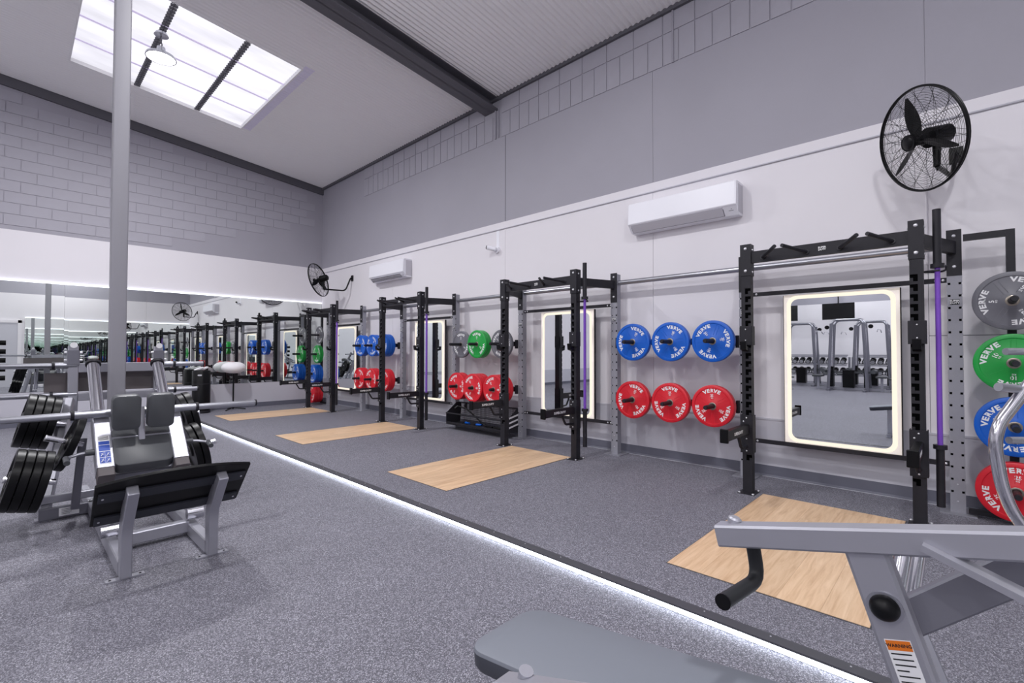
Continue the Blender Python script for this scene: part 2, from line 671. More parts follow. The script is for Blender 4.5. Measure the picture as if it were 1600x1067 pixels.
# painted blocks of the gable: each block its own piece
BLK_M = MB()
BLK_M.box(-0.1935, 0.1935, -0.009, 0.004, -0.0915, 0.0915)
blk = BLK_M.mesh('block', W_BLOCK, False)
halfb = MB()
halfb.box(-0.0945, 0.0945, -0.006, 0.004, -0.0945, 0.0945)
cnt = 0
ROW0 = 3.463
for r in range(14):
    zc = ROW0 + 0.195 * r + 0.0975
    zb = Z_WHITE + 0.1
    off = 0.2 if r % 2 else 0.0
    x = -0.72 + off - 0.02
    while x < 5.2:
        xr = x + 0.195
        lim = 0.75 + (zc - 3.45) * 3.0
        if zc + 0.1 < ceil_z(xr) - 0.17 and x < min(5.1, lim + 1.2) and x > -1.0:
            o = bpy.data.objects.new('block', blk)
            C.objects.link(o)
            o.parent = wall_far
            o.location = (x, FY, zc)
            cnt += 1
        x += 0.4
# sloping steel angle at the head of the far wall
b = MB()
for (xa, xb) in ((WX, RX), (RX, LX)):
    vs = []
    for x in (xa, xb):
        zc = ceil_z(x)
        vs += [(x, FY - 0.05, zc - 0.17), (x, FY, zc - 0.17), (x, FY, zc), (x, FY - 0.05, zc)]
    b.add(vs, [(0, 1, 2, 3), (4, 7, 6, 5), (0, 4, 5, 1), (1, 5, 6, 2), (2, 6, 7, 3), (3, 7, 4, 0)])
struct(b.build('trim_2', STEEL_BEAM, smooth=False))

# rack wall ------------------------------------------------------------
b = MB()
b.box(WX, WX + 0.2, BY - 0.1, FY + 0.2, LOW - 0.1, Z_EAVE + 0.02)
wall_right = struct(b.build('wall_right', W_GREY, smooth=False))
# white boards below 3.39 with open joints
seams = [BY, 0.21, 2.77, 5.335, 8.61, FY - 0.006]
for i in range(5):
    y0, y1 = seams[i] + 0.002, seams[i + 1] - 0.002
    if i < 1:
        parts = ((0.6, 1.432), (1.438, 3.28))
    else:
        parts = ((0.6, 3.28),)
    for z0, z1 in parts:
        b = MB()
        b.box(WX - 0.012, WX + 0.001, y0, y1, z0, z1)
        b.build('wall_board', W_WHITE, wall_right, smooth=False)
    if i < 3:
        b = MB()
        b.box(WX - 0.006, WX + 0.001, y0, y1 if i < 2 else y1 + 0.0, Z_WHITE, 4.79)
        b.build('upper_board', W_GREY, wall_right, smooth=False)
b = MB()
b.box(WX - 0.006, WX + 0.001, 5.345, FY, Z_WHITE, 4.79)
b.build('upper_board', W_GREY, wall_right, smooth=False)
b = MB()
b.box(WX - 0.018, WX + 0.001, BY, FY - 0.006, 3.28, Z_WHITE)
struct(b.build('trim_3', W_WHITE, smooth=False))
b = MB()
b.cyl((WX - 0.022, BY, 3.277), (WX - 0.022, FY - 0.01, 3.277), 0.009, 8)
b.build('cable_conduit', W_DADO, wall_right)
b = MB()
b.box(WX - 0.02, WX + 0.001, BY, FY - 0.02, 0.0, 0.585)
b.box(WX - 0.026, WX + 0.001, BY, FY - 0.02, 0.585, 0.602)
b.build('dado_panel', W_DADO, wall_right, smooth=False)
b = MB()
b.prism([(WX - 0.045, 0.0), (WX - 0.028, 0.02), (WX - 0.025, 0.112), (WX - 0.0, 0.112), (WX - 0.0, 0.0)], BY, FY - 0.03, 'y')
struct(b.build('baseboard_right', W_SKIRT, smooth=False))
b = MB()
b.box(WX - 0.052, WX - 0.044, BY, FY - 0.03, 0.0, 0.004)
struct(b.build('trim_4', W_CAULK, smooth=False))
# block band at the head of the rack wall
lo = MB()
lo.box(-0.009, 0.004, -0.0935, 0.0935, -0.19, 0.19)
lo_me = lo.mesh('block', W_BLOCK, False)
hi = MB()
hi.box(-0.009, 0.004, -0.1925, 0.1925, -0.123, 0.123)
hi_me = hi.mesh('block', W_BLOCK, False)
y = 0.33
while y < 9.9:
    if not (5.35 < y < 5.72):
        o = bpy.data.objects.new('block', lo_me)
        C.objects.link(o)
        o.parent = wall_right
        o.location = (WX, y, 4.99)
        cnt += 1
    y += 0.2
y = 0.43
while y < 9.9:
    if not (5.3 < y < 5.85):
        o = bpy.data.objects.new('block', hi_me)
        C.objects.link(o)
        o.parent = wall_right
        o.location = (WX, y, 5.315)
        cnt += 1
    y += 0.4
b = MB()
b.box(WX - 0.05, WX, BY, FY - 0.05, Z_EAVE - 0.045, Z_EAVE + 0.01)
struct(b.build('trim_5', STEEL_BEAM, smooth=False))
b = MB()
b.cyl((WX - 0.016, 5.56, 4.80), (WX - 0.016, 5.56, 5.3), 0.012, 8)
b.cyl((WX - 0.016, 5.49, 4.80), (WX - 0.016, 5.49, 5.3), 0.008, 8)
b.cyl((WX - 0.016, 2.5, 4.79), (WX - 0.016, 2.5, 5.44), 0.013, 8)
b.build('cable_conduit', W_GREY, wall_right)
b = MB()
b.box(WX - 0.008, WX, 5.333, 5.345, 3.4, 4.79)
b.build('joint_seal', STEEL_BEAM, wall_right, smooth=False)

# near wall with mirror, door and opposite wall
b = MB()
gable(b, BY - 0.2, BY, Z_WHITE - 0.4, LX, WX + 0.2)
wall_near = struct(b.build('wall_near', W_GREY, smooth=False))
b = MB()
b.box(LX, WX, BY - 0.19, BY + 0.006, LOW - 0.1, Z_WHITE)
b.build('white_board', W_WHITE, wall_near, smooth=False)
b = MB()
b.box(LX - 0.2, LX, BY - 0.2, FY + 0.2, LOW - 0.1, ceil_z(LX) + 0.05)
wall_opp = struct(b.build('wall_left', W_GREY, smooth=False))
b = MB()
b.box(LX - 0.1, LX + 0.006, BY, FY, LOW - 0.1, Z_WHITE)
b.build('white_board', W_WHITE, wall_opp, smooth=False)
b = MB()
b.box(-1.35, 0.12, BY + 0.006, BY + 0.03, LOW, 2.3)
door = struct(b.build('door_1', W_DADO, smooth=False))
b = MB()
b.box(-1.45, -1.35, BY + 0.006, BY + 0.05, LOW, 2.4)
b.box(0.12, 0.22, BY + 0.006, BY + 0.05, LOW, 2.4)
b.box(-1.45, 0.22, BY + 0.006, BY + 0.05, 2.3, 2.4)
b.build('door_frame', W_WHITE, door, smooth=False)

# column
b = MB()
b.prism(rrect(0.658, 5.58, 0.118, 0.118, 0.012, 3), LOW, ceil_z(0.66), 'z')
struct(b.build('column', POLE_M))


# ------------------------------------------------------------------ mirrors on the end walls with led cove
def wall_mirror(name, label, y, sgn, x0, x1, nseam, stp):
    t = thing(name, label, 'mirror', ((x0 + x1) / 2, y, 0.5))
    x = x0
    k = 0
    while x < x1 - 0.05:
        xe = min(x + stp, x1)
        b = MB()
        b.box(-(xe - x) / 2 + 0.001, (xe - x) / 2 - 0.001, -0.003, 0.003, -0.97, 0.97)
        o = b.build('mirror_pane', MIR_FAR, t, smooth=False)
        o.location = ((x + xe) / 2 - (x0 + x1) / 2, -sgn * 0.012, 1.03)
        o.rotation_euler = (R(random.uniform(-0.08, 0.08)), 0, R(random.uniform(-0.12, 0.12)))
        x = xe
        k += 1
    b = MB()
    b.box(-(x1 - x0) / 2, (x1 - x0) / 2, -sgn * 0.03, -sgn * 0.004, 2.004, 2.018)
    b.build('led_strip', LED2, t, smooth=False)
    return t


wall_mirror('wall_mirror', 'long frameless wall mirror of joined panes beneath a white light strip on the far wall', FY - 0.006, 1, -2.95, 5.44, 0, 1.2)
wall_mirror('wall_mirror', 'long frameless wall mirror behind the camera, seen only by reflection', BY + 0.006, -1, 0.3, 5.44, 0, 1.2)


# ------------------------------------------------------------------ high-bay lamps
def lamp_proto():
    t = thing('high_bay_lamp', '', 'lamp')
    b = MB()
    b.lathe([(0.0, 0.14), (0.05, 0.14), (0.06, 0.05), (0.175, 0.02), (0.185, -0.005), (0.185, -0.02), (0.172, -0.02)], 28, None, False, False)
    b.build('housing', BRUSHED, t)
    b = MB()
    b.lathe([(0.0, -0.016), (0.173, -0.016)], 28, None, False, False)
    b.build('diffuser', LAMP_E, t)
    b = MB()
    b.tube([(0, 0, 0.14), (0.01, 0, 0.18), (0.0, 0, 0.22), (-0.01, 0, 0.26), (0, 0, 0.31)], 0.008, 6)
    b.build('hanging_hook', STEEL_BEAM, t)
    b = MB()
    b.lathe([(0.0, 0.36), (0.07, 0.35), (0.09, 0.31), (0.02, 0.30)], 16, None, False, True)
    b.build('ceiling_rose', BRUSHED, t)
    ld = bpy.data.lights.new('high_bay_light', 'AREA')
    ld.shape = 'DISK'
    ld.size = 0.34
    ld.energy = LAMP_W
    ld.color = LAMP_COL
    lo_ = bpy.data.objects.new('high_bay_light', ld)
    C.objects.link(lo_)
    lo_.parent = t
    lo_.location = (0, 0, -0.025)
    return t


lamp0 = lamp_proto()
used = []
lamp_xy = [(1.41, 8.3), (1.41, 3.6), (1.41, -0.4), (-3.2, 8.3), (-3.2, 3.6), (-3.2, -0.2), (-8.0, 8.3), (-8.0, 3.6), (-8.0, -0.2), (-12.2, 8.3), (-12.2, 3.6), (-12.2, -0.2)]
lamp_lab = ['round high bay lamp hanging in front of the skylight'] + ['round high bay lamp above the gym floor, outside the picture'] * 30
for i, (x, y) in enumerate(lamp_xy):
    z = ceil_z(x) - 0.36
    o = place(lamp0, used, (x, y, z), lamp_lab[i], 'high bay lamps out of the picture' if i else None)
    if i:                                      # point fill light added below the unseen lamps to lift the ceiling
        ld = bpy.data.lights.get('fill_light')
        if ld is None:
            ld = bpy.data.lights.new('fill_light', 'POINT')
            ld.energy = UP_W
            ld.shadow_soft_size = 0.12
            ld.color = LAMP_COL
        lo_ = bpy.data.objects.new('fill_light', ld)
        C.objects.link(lo_)
        lo_.parent = o
        lo_.location = (0, 0, -0.2)
for ch in lamp0.children:                      # the lamp by the skylight is made stronger to brighten the far wall
    if ch.type == 'LIGHT':
        ch.data = ch.data.copy()
        ch.data.energy = FAR_LAMP_W

# ------------------------------------------------------------------ power racks
RY = [0.846, 4.00, 7.155, 10.31]          # rack centres, nearest first
ORD = ['nearest', 'second', 'third', 'fourth and farthest']
X0 = 4.695


def front_upright(inner):
    """80 mm tube with keyhole slots open on the inner side (inner = +1: inner side is +y)"""
    b = MB()
    b.box(-0.034, 0.04, -0.04, 0.04, 0.006, 2.275)
    us = sorted([inner * v for v in (0.04, 0.019, -0.008, -0.04)])
    ncol = 3
    horiz = [i for i in range(3) if not (us[i] == min(us) and inner > 0) and not (us[i + 1] == max(us) and inner < 0)]
    mid = 1
    vs = [0.006]
    holes = set()
    zs = [0.325] + [0.66 + 0.0745 * k for k in range(17)]
    for z in zs:
        if z > 1.3 and z < 1.30:
            continue
        vs += [z - 0.026, z + 0.001, z + 0.027]
    vs.append(2.275)
    for k in range(len(zs)):
        j = 1 + 3 * k
        holes.add((mid, j))
        for i in horiz:
            holes.add((i, j + 1))
    holed_plate(b, us, vs, holes, 'x', -0.04, -0.034)
    return b


def rear_upright():
    b = MB()
    b.box(-0.036, 0.042, -0.044, 0.044, 0.008, 2.27)
    us = [-0.046, -0.040, -0.024, 0.024, 0.040, 0.046]
    vs = [0.008]
    holes = set()
    for k in range(18):
        z = 0.175 + 0.0985 * k
        vs += [z - 0.009, z + 0.009]
        for i in (0, 1, 3, 4):
            holes.add((i, 1 + 2 * k))
    vs.append(2.27)
    holed_plate(b, us, vs, holes, 'x', -0.045, -0.036)
    return b


def dome(b, c, n, r=0.011):
    n = Vector(n).normalized()
    c = Vector(c)
    b.cyl(c, c + n * r * 0.45, r, 10, r * 0.8)
    b.cyl(c + n * r * 0.45, c + n * r * 0.75, r * 0.8, 10, r * 0.35)


def logo(parent, origin, xdir, ydir, wdt=0.056, two=True):
    """small black maker's plate with two lines of white letters"""
    m = frame_m(origin, xdir, ydir)
    b = MB()
    b.box(-wdt / 2, wdt / 2, -0.022, 0.022, 0, 0.0015, m)
    pl = b.build('name_plate', PLAST_B, parent, smooth=False)
    b = MB()
    for txt, dy in (('SUPER', 0.0095), ('DUTY', -0.0095)):
        vs, fs = text_mesh(txt, 0.0205, 0.0006, 1.0, 0.0004)
        b.add(vs, fs, m @ Matrix.Translation((0, dy, 0.0022)))
    b.build('lettering', PRINT, pl, smooth=False)
    return pl


def make_rack():
    t = thing('power_rack', '', 'rack')
    for s in (-1, 1):
        u = front_upright(-s).build('front_upright', BLACK, t, smooth=False)
        u.location = (0, s * 0.60, 0)
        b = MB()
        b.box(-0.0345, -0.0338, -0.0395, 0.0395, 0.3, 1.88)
        b.build('slot_shade', BLACK_D, u, smooth=False)  # dark sheet behind the slots stands in for their shade
        b = MB()
        b.box(-0.09, 0.09, -0.07, 0.07, 0, 0.008)
        b.build('base_plate', BLACK, u, smooth=False)
        b = MB()
        for px, py in ((-0.078, -0.058), (-0.078, 0.058), (0.078, -0.058), (0.078, 0.058)):
            dome(b, (px, py, 0.008), (0, 0, 1), 0.012)
        b.build('floor_bolts', ZINC, u)
        b = MB()                               # cap bracket that joins upright and crossmembers
        b.box(-0.046, -0.040, -0.046, 0.046, 1.995, 2.285)
        b.box(-0.046, 0.046, -0.046, -0.040, 1.995, 2.285)
        b.box(-0.046, 0.046, 0.040, 0.046, 1.995, 2.285)
        b.box(-0.042, 0.042, -0.042, 0.042, 2.27, 2.28)
        b.build('corner_bracket', BLACK, u, smooth=False)
        b = MB()
        for z in (2.245, 2.04):
            dome(b, (-0.046, 0, z), (-1, 0, 0), 0.014)
            dome(b, (0, -0.046, z - 0.01), (0, -1, 0), 0.011)
            dome(b, (0, 0.046, z - 0.01), (0, 1, 0), 0.011)
        b.build('bracket_bolts', ZINC, u)
    for s in (-1, 1):
        u = rear_upright().build('rear_upright', GREY_UP, t, smooth=False)
        u.location = (0.59, s * 0.803, 0)
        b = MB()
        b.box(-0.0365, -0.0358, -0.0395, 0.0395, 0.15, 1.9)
        b.build('slot_shade', BLACK_D, u, smooth=False)  # dark sheet as shade behind the rear slots
        b = MB()
        b.box(-0.105, 0.155, -0.11, 0.11, 0, 0.01)
        b.build('base_plate', SILVER, u, smooth=False)
        b = MB()
        b.box(-0.052, -0.045, -0.046, 0.046, 1.915, 2.285)
        b.build('cap_plate', BLACK, u, smooth=False)
        b = MB()
        for z in (2.235, 1.985):
            dome(b, (-0.052, 0, z), (-1, 0, 0), 0.013)
        for z in (0.235, 0.10):
            b.cyl((-0.0455, 0.0, z), (-0.047, 0, z), 0.006, 8)
        b.build('bracket_bolts', ZINC, u)
        logo(u, (-0.0462, 0, 1.70), (0, -1, 0), (0, 0, 1))
        b = MB()                               # side crossmember to the rear
        b.beam((0.03, s * 0.612, 2.14), (0.56, s * 0.80, 2.14), 0.045, 0.10)
        b.build('side_crossmember', BLACK, t, smooth=False)
    b = MB()
    b.box(-0.03, 0.02, -0.56, 0.56, 2.112, 2.215)
    cm = b.build('pull_up_crossmember', BLACK, t, smooth=False)
    for by, ty in ((0.455, 0.295), (0.115, 0.24), (-0.125, -0.27), (-0.46, -0.335)):
        b = MB()
        b.cyl((-0.03, by, 2.15), (-0.285, ty, 2.185), 0.0155, 12)
        b.cyl((-0.03, by, 2.15), (-0.037, by, 2.151), 0.024, 12)
        b.build('pull_up_handle', BLACK, cm)
    logo(cm, (-0.0302, 0.0, 2.163), (0, -1, 0), (0, 0, 1))
    b = MB()
    b.cyl((0.585, -0.757, 2.163), (0.585, 0.757, 2.163), 0.031, 20)
    b.build('rear_tube', BRUSHED, t)
    for z in (1.885, 0.385):                    # bars that carry the mirror
        b = MB()
        b.box(0.575, 0.60, -0.757, 0.757, z - 0.02, z + 0.02)
        cb_ = b.build('mirror_rail', BLACK, t, smooth=False)
        b = MB()
        for s in (-1, 1):
            for yy in (0.735, 0.69):
                dome(b, (0.575, s * yy, z), (-1, 0, 0), 0.011)
        b.build('rail_bolts', ZINC, cb_)
    b = MB()                                     # hanger that holds a barbell upright
    b.tube([(0.02, -0.645, 1.895), (0.06, -0.69, 1.895), (0.06, -0.745, 1.895), (0.01, -0.765, 1.90), (-0.03, -0.765, 1.925)], 0.007, 8, 0.015)
    b.tube([(0.0, -0.645, 1.895), (-0.02, -0.69, 1.895), (-0.018, -0.73, 1.895)], 0.007, 8, 0.015)
    b.build('bar_hanger', BLACK, t)
    return t


rack0 = make_rack()
used = []
racks = []
rlab = ['black power rack with grey rear posts, nearest to the camera, over the large oak inlay',
        'second black power rack from the camera, right of the metal storage bin',
        'third black power rack from the camera, beyond the metal storage bin',
        'farthest black power rack, beside the mirrored end wall']
for k in range(4):
    racks.append(place(rack0, used, (X0, RY[k], 0), rlab[k], 'power racks along the wall'))


# lit mirrors hung in each rack -----------------------------------------
def make_mirror_panel():
    t = thing('lit_mirror', '', 'mirror')
    W, H = 0.90, 1.456
    z0 = 1.128
    b = MB()
    b.box(0.0, 0.03, -W / 2 - 0.008, W / 2 + 0.008, z0 - H / 2, z0 + H / 2)
    b.build('black_edge', BLACK, t, smooth=False)
    b = MB()
    b.box(-0.012, 0.002, -W / 2, W / 2, z0 - H / 2 + 0.001, z0 + H / 2 - 0.001)
    b.build('surround', FRAME_W, t, smooth=False)
    outer = rrect(0, z0, 0.845, 1.435, 0.085, 6)
    inner = rrect(0, z0, 0.775, 1.368, 0.065, 6)
    n = len(outer)
    b = MB()
    vs = [(-0.0135, p[0], p[1]) for p in outer] + [(-0.0135, p[0], p[1]) for p in inner]
    vs += [(-0.011, p[0], p[1]) for p in outer] + [(-0.011, p[0], p[1]) for p in inner]
    fs = []
    for i in range(n):
        j = (i + 1) % n
        fs += [(i, j, n + j, n + i), (2 * n + i, 3 * n + i, 3 * n + j, 2 * n + j), (i, 2 * n + i, 2 * n + j, j), (n + i, n + j, 3 * n + j, 3 * n + i)]
    b.add(vs, fs)
    b.build('glow_border', GLOW, t, smooth=False)
    b = MB()
    b.prism(inner, -0.0145, -0.008, 'x')
    b.build('mirror_glass', MIR_PAN, t, smooth=False)
    return t


mp0 = make_mirror_panel()
used = []
mlab = ['tall lit mirror with glowing cream border in the nearest rack', 'tall lit mirror with glowing border in the second rack from the camera',
        'tall lit mirror with glowing border in the third rack from the camera', 'tall lit mirror with glowing border in the farthest rack']
for k in range(4):
    place(mp0, used, (5.315, RY[k] - 0.004, 0), mlab[k], 'lit mirrors in the racks')


# spotter arms, j-cups -------------------------------------------------
def make_spotter():
    t = thing('spotter_arm', '', 'spotter arm')
    b = MB()
    b.box(-0.60, -0.052, -0.026, 0.026, 0.548, 0.628)
    b.build('arm', BLACK, t, smooth=False, bevel=0.003)
    b = MB()
    b.box(-0.622, -0.60, -0.034, 0.034, 0.535, 0.652)
    b.build('end_cap', PLAST_B, t, smooth=False, bevel=0.006)
    b = MB()
    b.box(-0.585, -0.07, -0.022, 0.022, 0.628, 0.633)
    b.build('wear_strip', PLAST_B, t, smooth=False)
    b = MB()                                    # bracket hugging the upright
    b.box(-0.054, -0.047, -0.052, 0.052, 0.37, 0.715)
    b.box(-0.05, 0.03, -0.054, -0.047, 0.37, 0.715)
    b.box(-0.05, 0.03, 0.047, 0.054, 0.37, 0.715)
    b.build('bracket', BLACK, t, smooth=False)
    b = MB()
    b.tube([(-0.27, 0, 0.548), (-0.20, 0, 0.435), (-0.054, 0, 0.43)], 0.014, 10, 0.03)
    b.build('handle', BLACK, t)
    vs, fs = text_mesh('SUPER DUTY', 0.036, 0.0012, 1.05, 0.0006)
    b = MB()
    b.add(vs, fs, frame_m((-0.34, -0.0268, 0.588), (1, 0, 0), (0, 0, 1)))
    b.build('lettering', PRINT, t, smooth=False)
    b = MB()
    for z in (0.69, 0.655, 0.50, 0.39):
        dome(b, (-0.054, 0.0 if z != 0.655 else 0.025, z), (-1, 0, 0), 0.007)
    b.build('rivets', ZINC, t)
    return t


sp0 = make_spotter()
used = []
for k in range(4):
    for s, sd in ((1, 'left'), (-1, 'right')):
        place(sp0, used, (X0, RY[k] + s * 0.60, 0.0), 'black box-section spotter arm low on the %s front post of the %s rack' % (sd, ORD[k]), 'spotter arms')


def make_jcup():
    t = thing('bar_cup', '', 'bar cup')
    b = MB()
    b.box(-0.060, -0.047, -0.052, 0.052, 1.385, 1.56)
    b.box(-0.05, 0.03, -0.054, -0.047, 1.385, 1.56)
    b.box(-0.05, 0.03, 0.047, 0.054, 1.385, 1.56)
    b.build('bracket', BLACK, t, smooth=False, bevel=0.002)
    b = MB()
    b.prism([(-0.06, 1.33), (-0.125, 1.345), (-0.135, 1.415), (-0.118, 1.42), (-0.108, 1.375), (-0.06, 1.37)], -0.026, 0.026, 'y')
    b.build('hook', PLAST_B, t, smooth=False)
    b = MB()
    dome(b, (-0.06, 0.0, 1.53), (-1, 0, 0), 0.006)
    dome(b, (-0.06, 0.0, 1.43), (-1, 0, 0), 0.006)
    b.build('rivets', ZINC, t)
    return t


jc0 = make_jcup()
used = []
for k in range(4):
    for s, sd in ((1, 'left'), (-1, 'right')):
        place(jc0, used, (X0, RY[k] + s * 0.60, -0.03), 'black bar cup on the %s front post of the %s rack' % (sd, ORD[k]), 'bar cups')


# barbells hung upright --------------------------------------------------
def make_bar():
    t = thing('barbell', '', 'barbell')
    b = MB()
    b.cyl((0, 0, 0.43), (0, 0, 1.78), 0.0168, 14)
    b.build('shaft', PURPLE, t)
    for z0, z1, zf in ((0.0, 0.425, 0.425), (1.78, 2.20, 1.765)):
        b = MB()
        b.cyl((0, 0, z0), (0, 0, z1), 0.0255, 20)
        b.cyl((0, 0, zf - 0.002), (0, 0, zf + 0.028), 0.041, 20)
        b.build('sleeve', BLACK, t)
    return t


bar0 = make_bar()
used = []
for k in range(4):
    place(bar0, used, (X0 + 0.03, RY[k] - 0.716, 0.158), 'barbell with purple shaft and black sleeves hanging upright on the %s rack' % ORD[k], 'upright purple barbells')


# ------------------------------------------------------------------ bumper plates
def plate_mesh(t, r=0.2195):
    h = t / 2
    b = MB()
    prof = [(0.026, -h + 0.002), (0.026, h - 0.002)]
    prof += [(0.058, h - 0.002), (0.062, h - 0.005), (0.183, h - 0.005), (0.188, h), (r - 0.006, h), (r - 0.0015, h - 0.003), (r, h - 0.008)]
    prof += [(r, -h + 0.008), (r - 0.0015, -h + 0.003), (r - 0.006, -h), (0.188, -h), (0.183, -h + 0.005), (0.062, -h + 0.005), (0.058, -h + 0.002), (0.026, -h + 0.002)]
    b.lathe(prof, 56, None, False, False)
    for k in range(6):                           # flat raised spokes
        a = R(60 * k + 30)
        m = Matrix.Rotation(a, 4, 'Z')
        for dy in (-0.014, 0.014):
            b.box(0.066, 0.178, dy - 0.0022, dy + 0.0022, h - 0.006, h - 0.0035, m)
    return b


def plate_letters(t, wt):
    h = t / 2 - 0.0045
    b = MB()
    for k in range(3):
        for i, ch in enumerate('VERVE'):
            vs, fs = LET[ch]
            phi = R(90 + 120 * k) - (i - 2) * 0.232
            m = Matrix.Rotation(phi - PI / 2, 4, 'Z') @ Matrix.Translation((0, 0.160, h))
            b.add(vs, fs, m)
        m0 = Matrix.Rotation(R(120 * k), 4, 'Z')
        b.add(*NUM[wt], m0 @ Matrix.Translation((0, 0.109, h)))
        b.add(*NUM['KG'], m0 @ Matrix.Translation((0, 0.084, h)))
    return b


LET = {c: text_mesh(c, 0.050, 0.0022) for c in 'VERE'}
LET = {c: ([(p[0] * 1.22, p[1], p[2]) for p in v[0]], v[1]) for c, v in LET.items()}
NUM = {c: text_mesh(c, 0.040, 0.0012) for c in ('5', '10', '20', '25')}
NUM['KG'] = text_mesh('KG', 0.016, 0.0004)
PT = {'grey': (0.024, '5', GREYP), 'green': (0.040, '10', GREEN), 'blue': (0.060, '20', BLUE), 'red': (0.070, '25', RED)}
PROTO = {}
for col, (t_, wt, m_) in PT.items():
    PROTO[col] = (plate_mesh(t_).mesh('bumper_plate', m_), plate_letters(t_, wt).mesh('lettering', PRINT, False),)
hubm = {}
for col, (t_, wt, m_) in PT.items():
    b = MB()
    b.lathe([(0.0255, -t_ / 2), (0.0255, t_ / 2), (0.034, t_ / 2 + 0.001), (0.040, t_ / 2 - 0.0015), (0.040, t_ / 2 - 0.004)], 28, None, False, False)
    hubm[col] = b.mesh('hub', HUB)
FACE_M = Matrix(((0, 0, -1), (-1, 0, 0), (0, 1, 0)))    # local z -> -x, local x -> -y, local y -> +z


def put_plate(col, x_back, y, z, ang, label, group):
    t_ = PT[col][0]
    o = bpy.data.objects.new('bumper_plate', PROTO[col][0])
    C.objects.link(o)
    o.location = (x_back - t_ / 2, y, z)
    o.rotation_euler = (FACE_M @ Matrix.Rotation(R(ang), 3, 'Z')).to_euler()
    tag(o, label, 'weight plate', group)
    for nm, me in (('lettering', PROTO[col][1]), ('hub', hubm[col])):
        c = bpy.data.objects.new(nm, me)
        C.objects.link(c)
        c.parent = o
    return x_back - t_ - 0.002


def stack(col, n, x_back, y, z, where, group, a0=None):
    names = ['front', 'second', 'third', 'fourth']
    x = x_back
    for i in range(n):
        k = n - 1 - i
        if n == 1:
            lab = '%s bumper plate alone on %s' % (col, where)
        else:
            lab = '%s bumper plate, %s in the stack on %s' % (col, names[k], where)
        x = put_plate(col, x, y, z, (a0 if a0 is not None and k == 0 else random.uniform(0, 360)), lab, group)


# storage bays between racks: two rails with three pegs each
def make_bay():
    t = thing('plate_storage_bay', '', 'plate rack')
    for z in (1.405, 0.725):
        b = MB()
        b.box(-0.025, 0.025, -0.7245, 0.7245, z - 0.035, z + 0.035)
        rail = b.build('rail', BLACK, t, smooth=False)
        for s in (-1, 1):
            b = MB()
            b.box(-0.030, 0.02, s * 0.715 - 0.012, s * 0.715 + 0.012, z - 0.07, z + 0.06)
            b.build('rail_bracket', BLACK, rail, smooth=False)
        for yy in (-0.517, -0.05, 0.417):
            b = MB()
            b.cyl((-0.02, yy, z), (-0.36, yy, z), 0.0235, 16)
            b.cyl((-0.36, yy, z), (-0.375, yy, z), 0.0235, 16, 0.018)
            b.build('peg', BLACK, rail)
    b = MB()
    b.cyl((0.06, -0.7245, 2.163), (0.06, 0.7245, 2.163), 0.031, 20)
    b.build('top_tube', BRUSHED, t)
    return t


bay0 = make_bay()
used = []
BAYN = ['storage bay next to the nearest rack', 'storage bay over the metal bin', 'farthest storage bay']
bays = []
for k in range(3):
    yc = (RY[k] + RY[k + 1]) / 2
    place(bay0, used, (5.225, yc, 0), ['black plate storage bay holding single blue and red plates beside the nearest rack', 'black plate storage bay with grey, green and red plates over the metal bin',
                                       'black plate storage bay with blue over red plates, farthest from the camera'][k], 'plate storage bays')
    bays.append(yc)
XB = 5.115
side = {0.467: 'left', 0: 'middle', -0.467: 'right'}
dy = -0.05
for yy, a in ((0.467, -35), (0, -8), (-0.467, 10)):
    stack('blue', 1, XB, bays[0] + yy + dy, 1.405, 'the upper %s peg beside the nearest rack' % side[yy], 'blue plates nearest', {0.467: -28, 0: -22, -0.467: 40}[yy])
    stack('red', 1, XB, bays[0] + yy + dy, 0.725, 'the lower %s peg beside the nearest rack' % side[yy], 'red plates nearest', {0.467: -22, 0: 0, -0.467: 2}[yy])
for yy in (0.467, 0, -0.467):
    c, n = (('grey', 2), ('green', 3), ('grey', 2))[(0.467, 0, -0.467).index(yy)]
    stack(c, n, XB + 0.02, bays[1] + yy + dy, 1.405, 'the upper %s peg over the bin' % side[yy], 'plates over the bin', {0.467: 0, 0: 0, -0.467: 50}[yy])
    stack('red', 3 if yy != 0.467 else 2, XB + 0.02, bays[1] + yy + dy, 0.725, 'the lower %s peg over the bin' % side[yy], 'plates over the bin', 30)
    stack('blue', 3 if yy < 0 else 2, XB + 0.02, bays[2] + yy + dy, 1.405, 'the upper %s peg of the farthest bay' % side[yy], 'plates in the farthest bay')
    stack('red', 2, XB + 0.02, bays[2] + yy + dy, 0.725, 'the lower %s peg of the farthest bay' % side[yy], 'plates in the farthest bay')


# end storage columns with four pegs one above the other
def make_column(s):
    t = thing('plate_storage_column', '', 'plate rack')
    b = MB()
    b.box(-0.022, 0.022, -0.025, 0.025, 0.02, 2.235)
    b.build('post', BLACK, t, smooth=False)
    b = MB()
    b.box(-0.02, 0.02, min(-s * 0.262, 0), max(-s * 0.262, 0), 2.185, 2.235)
    b.box(-0.02, 0.02, min(-s * 0.255, 0), max(-s * 0.255, 0), 0.02, 0.06)
    b.build('arm', BLACK, t, smooth=False)
    for z in (1.68, 1.213, 0.742, 0.262):
        b = MB()
        b.cyl((-0.02, 0, z), (-0.30, 0, z), 0.0235, 16)
        b.cyl((-0.30, 0, z), (-0.315, 0, z), 0.0235, 16, 0.018)
        b.build('peg', BLACK, t)
    return t


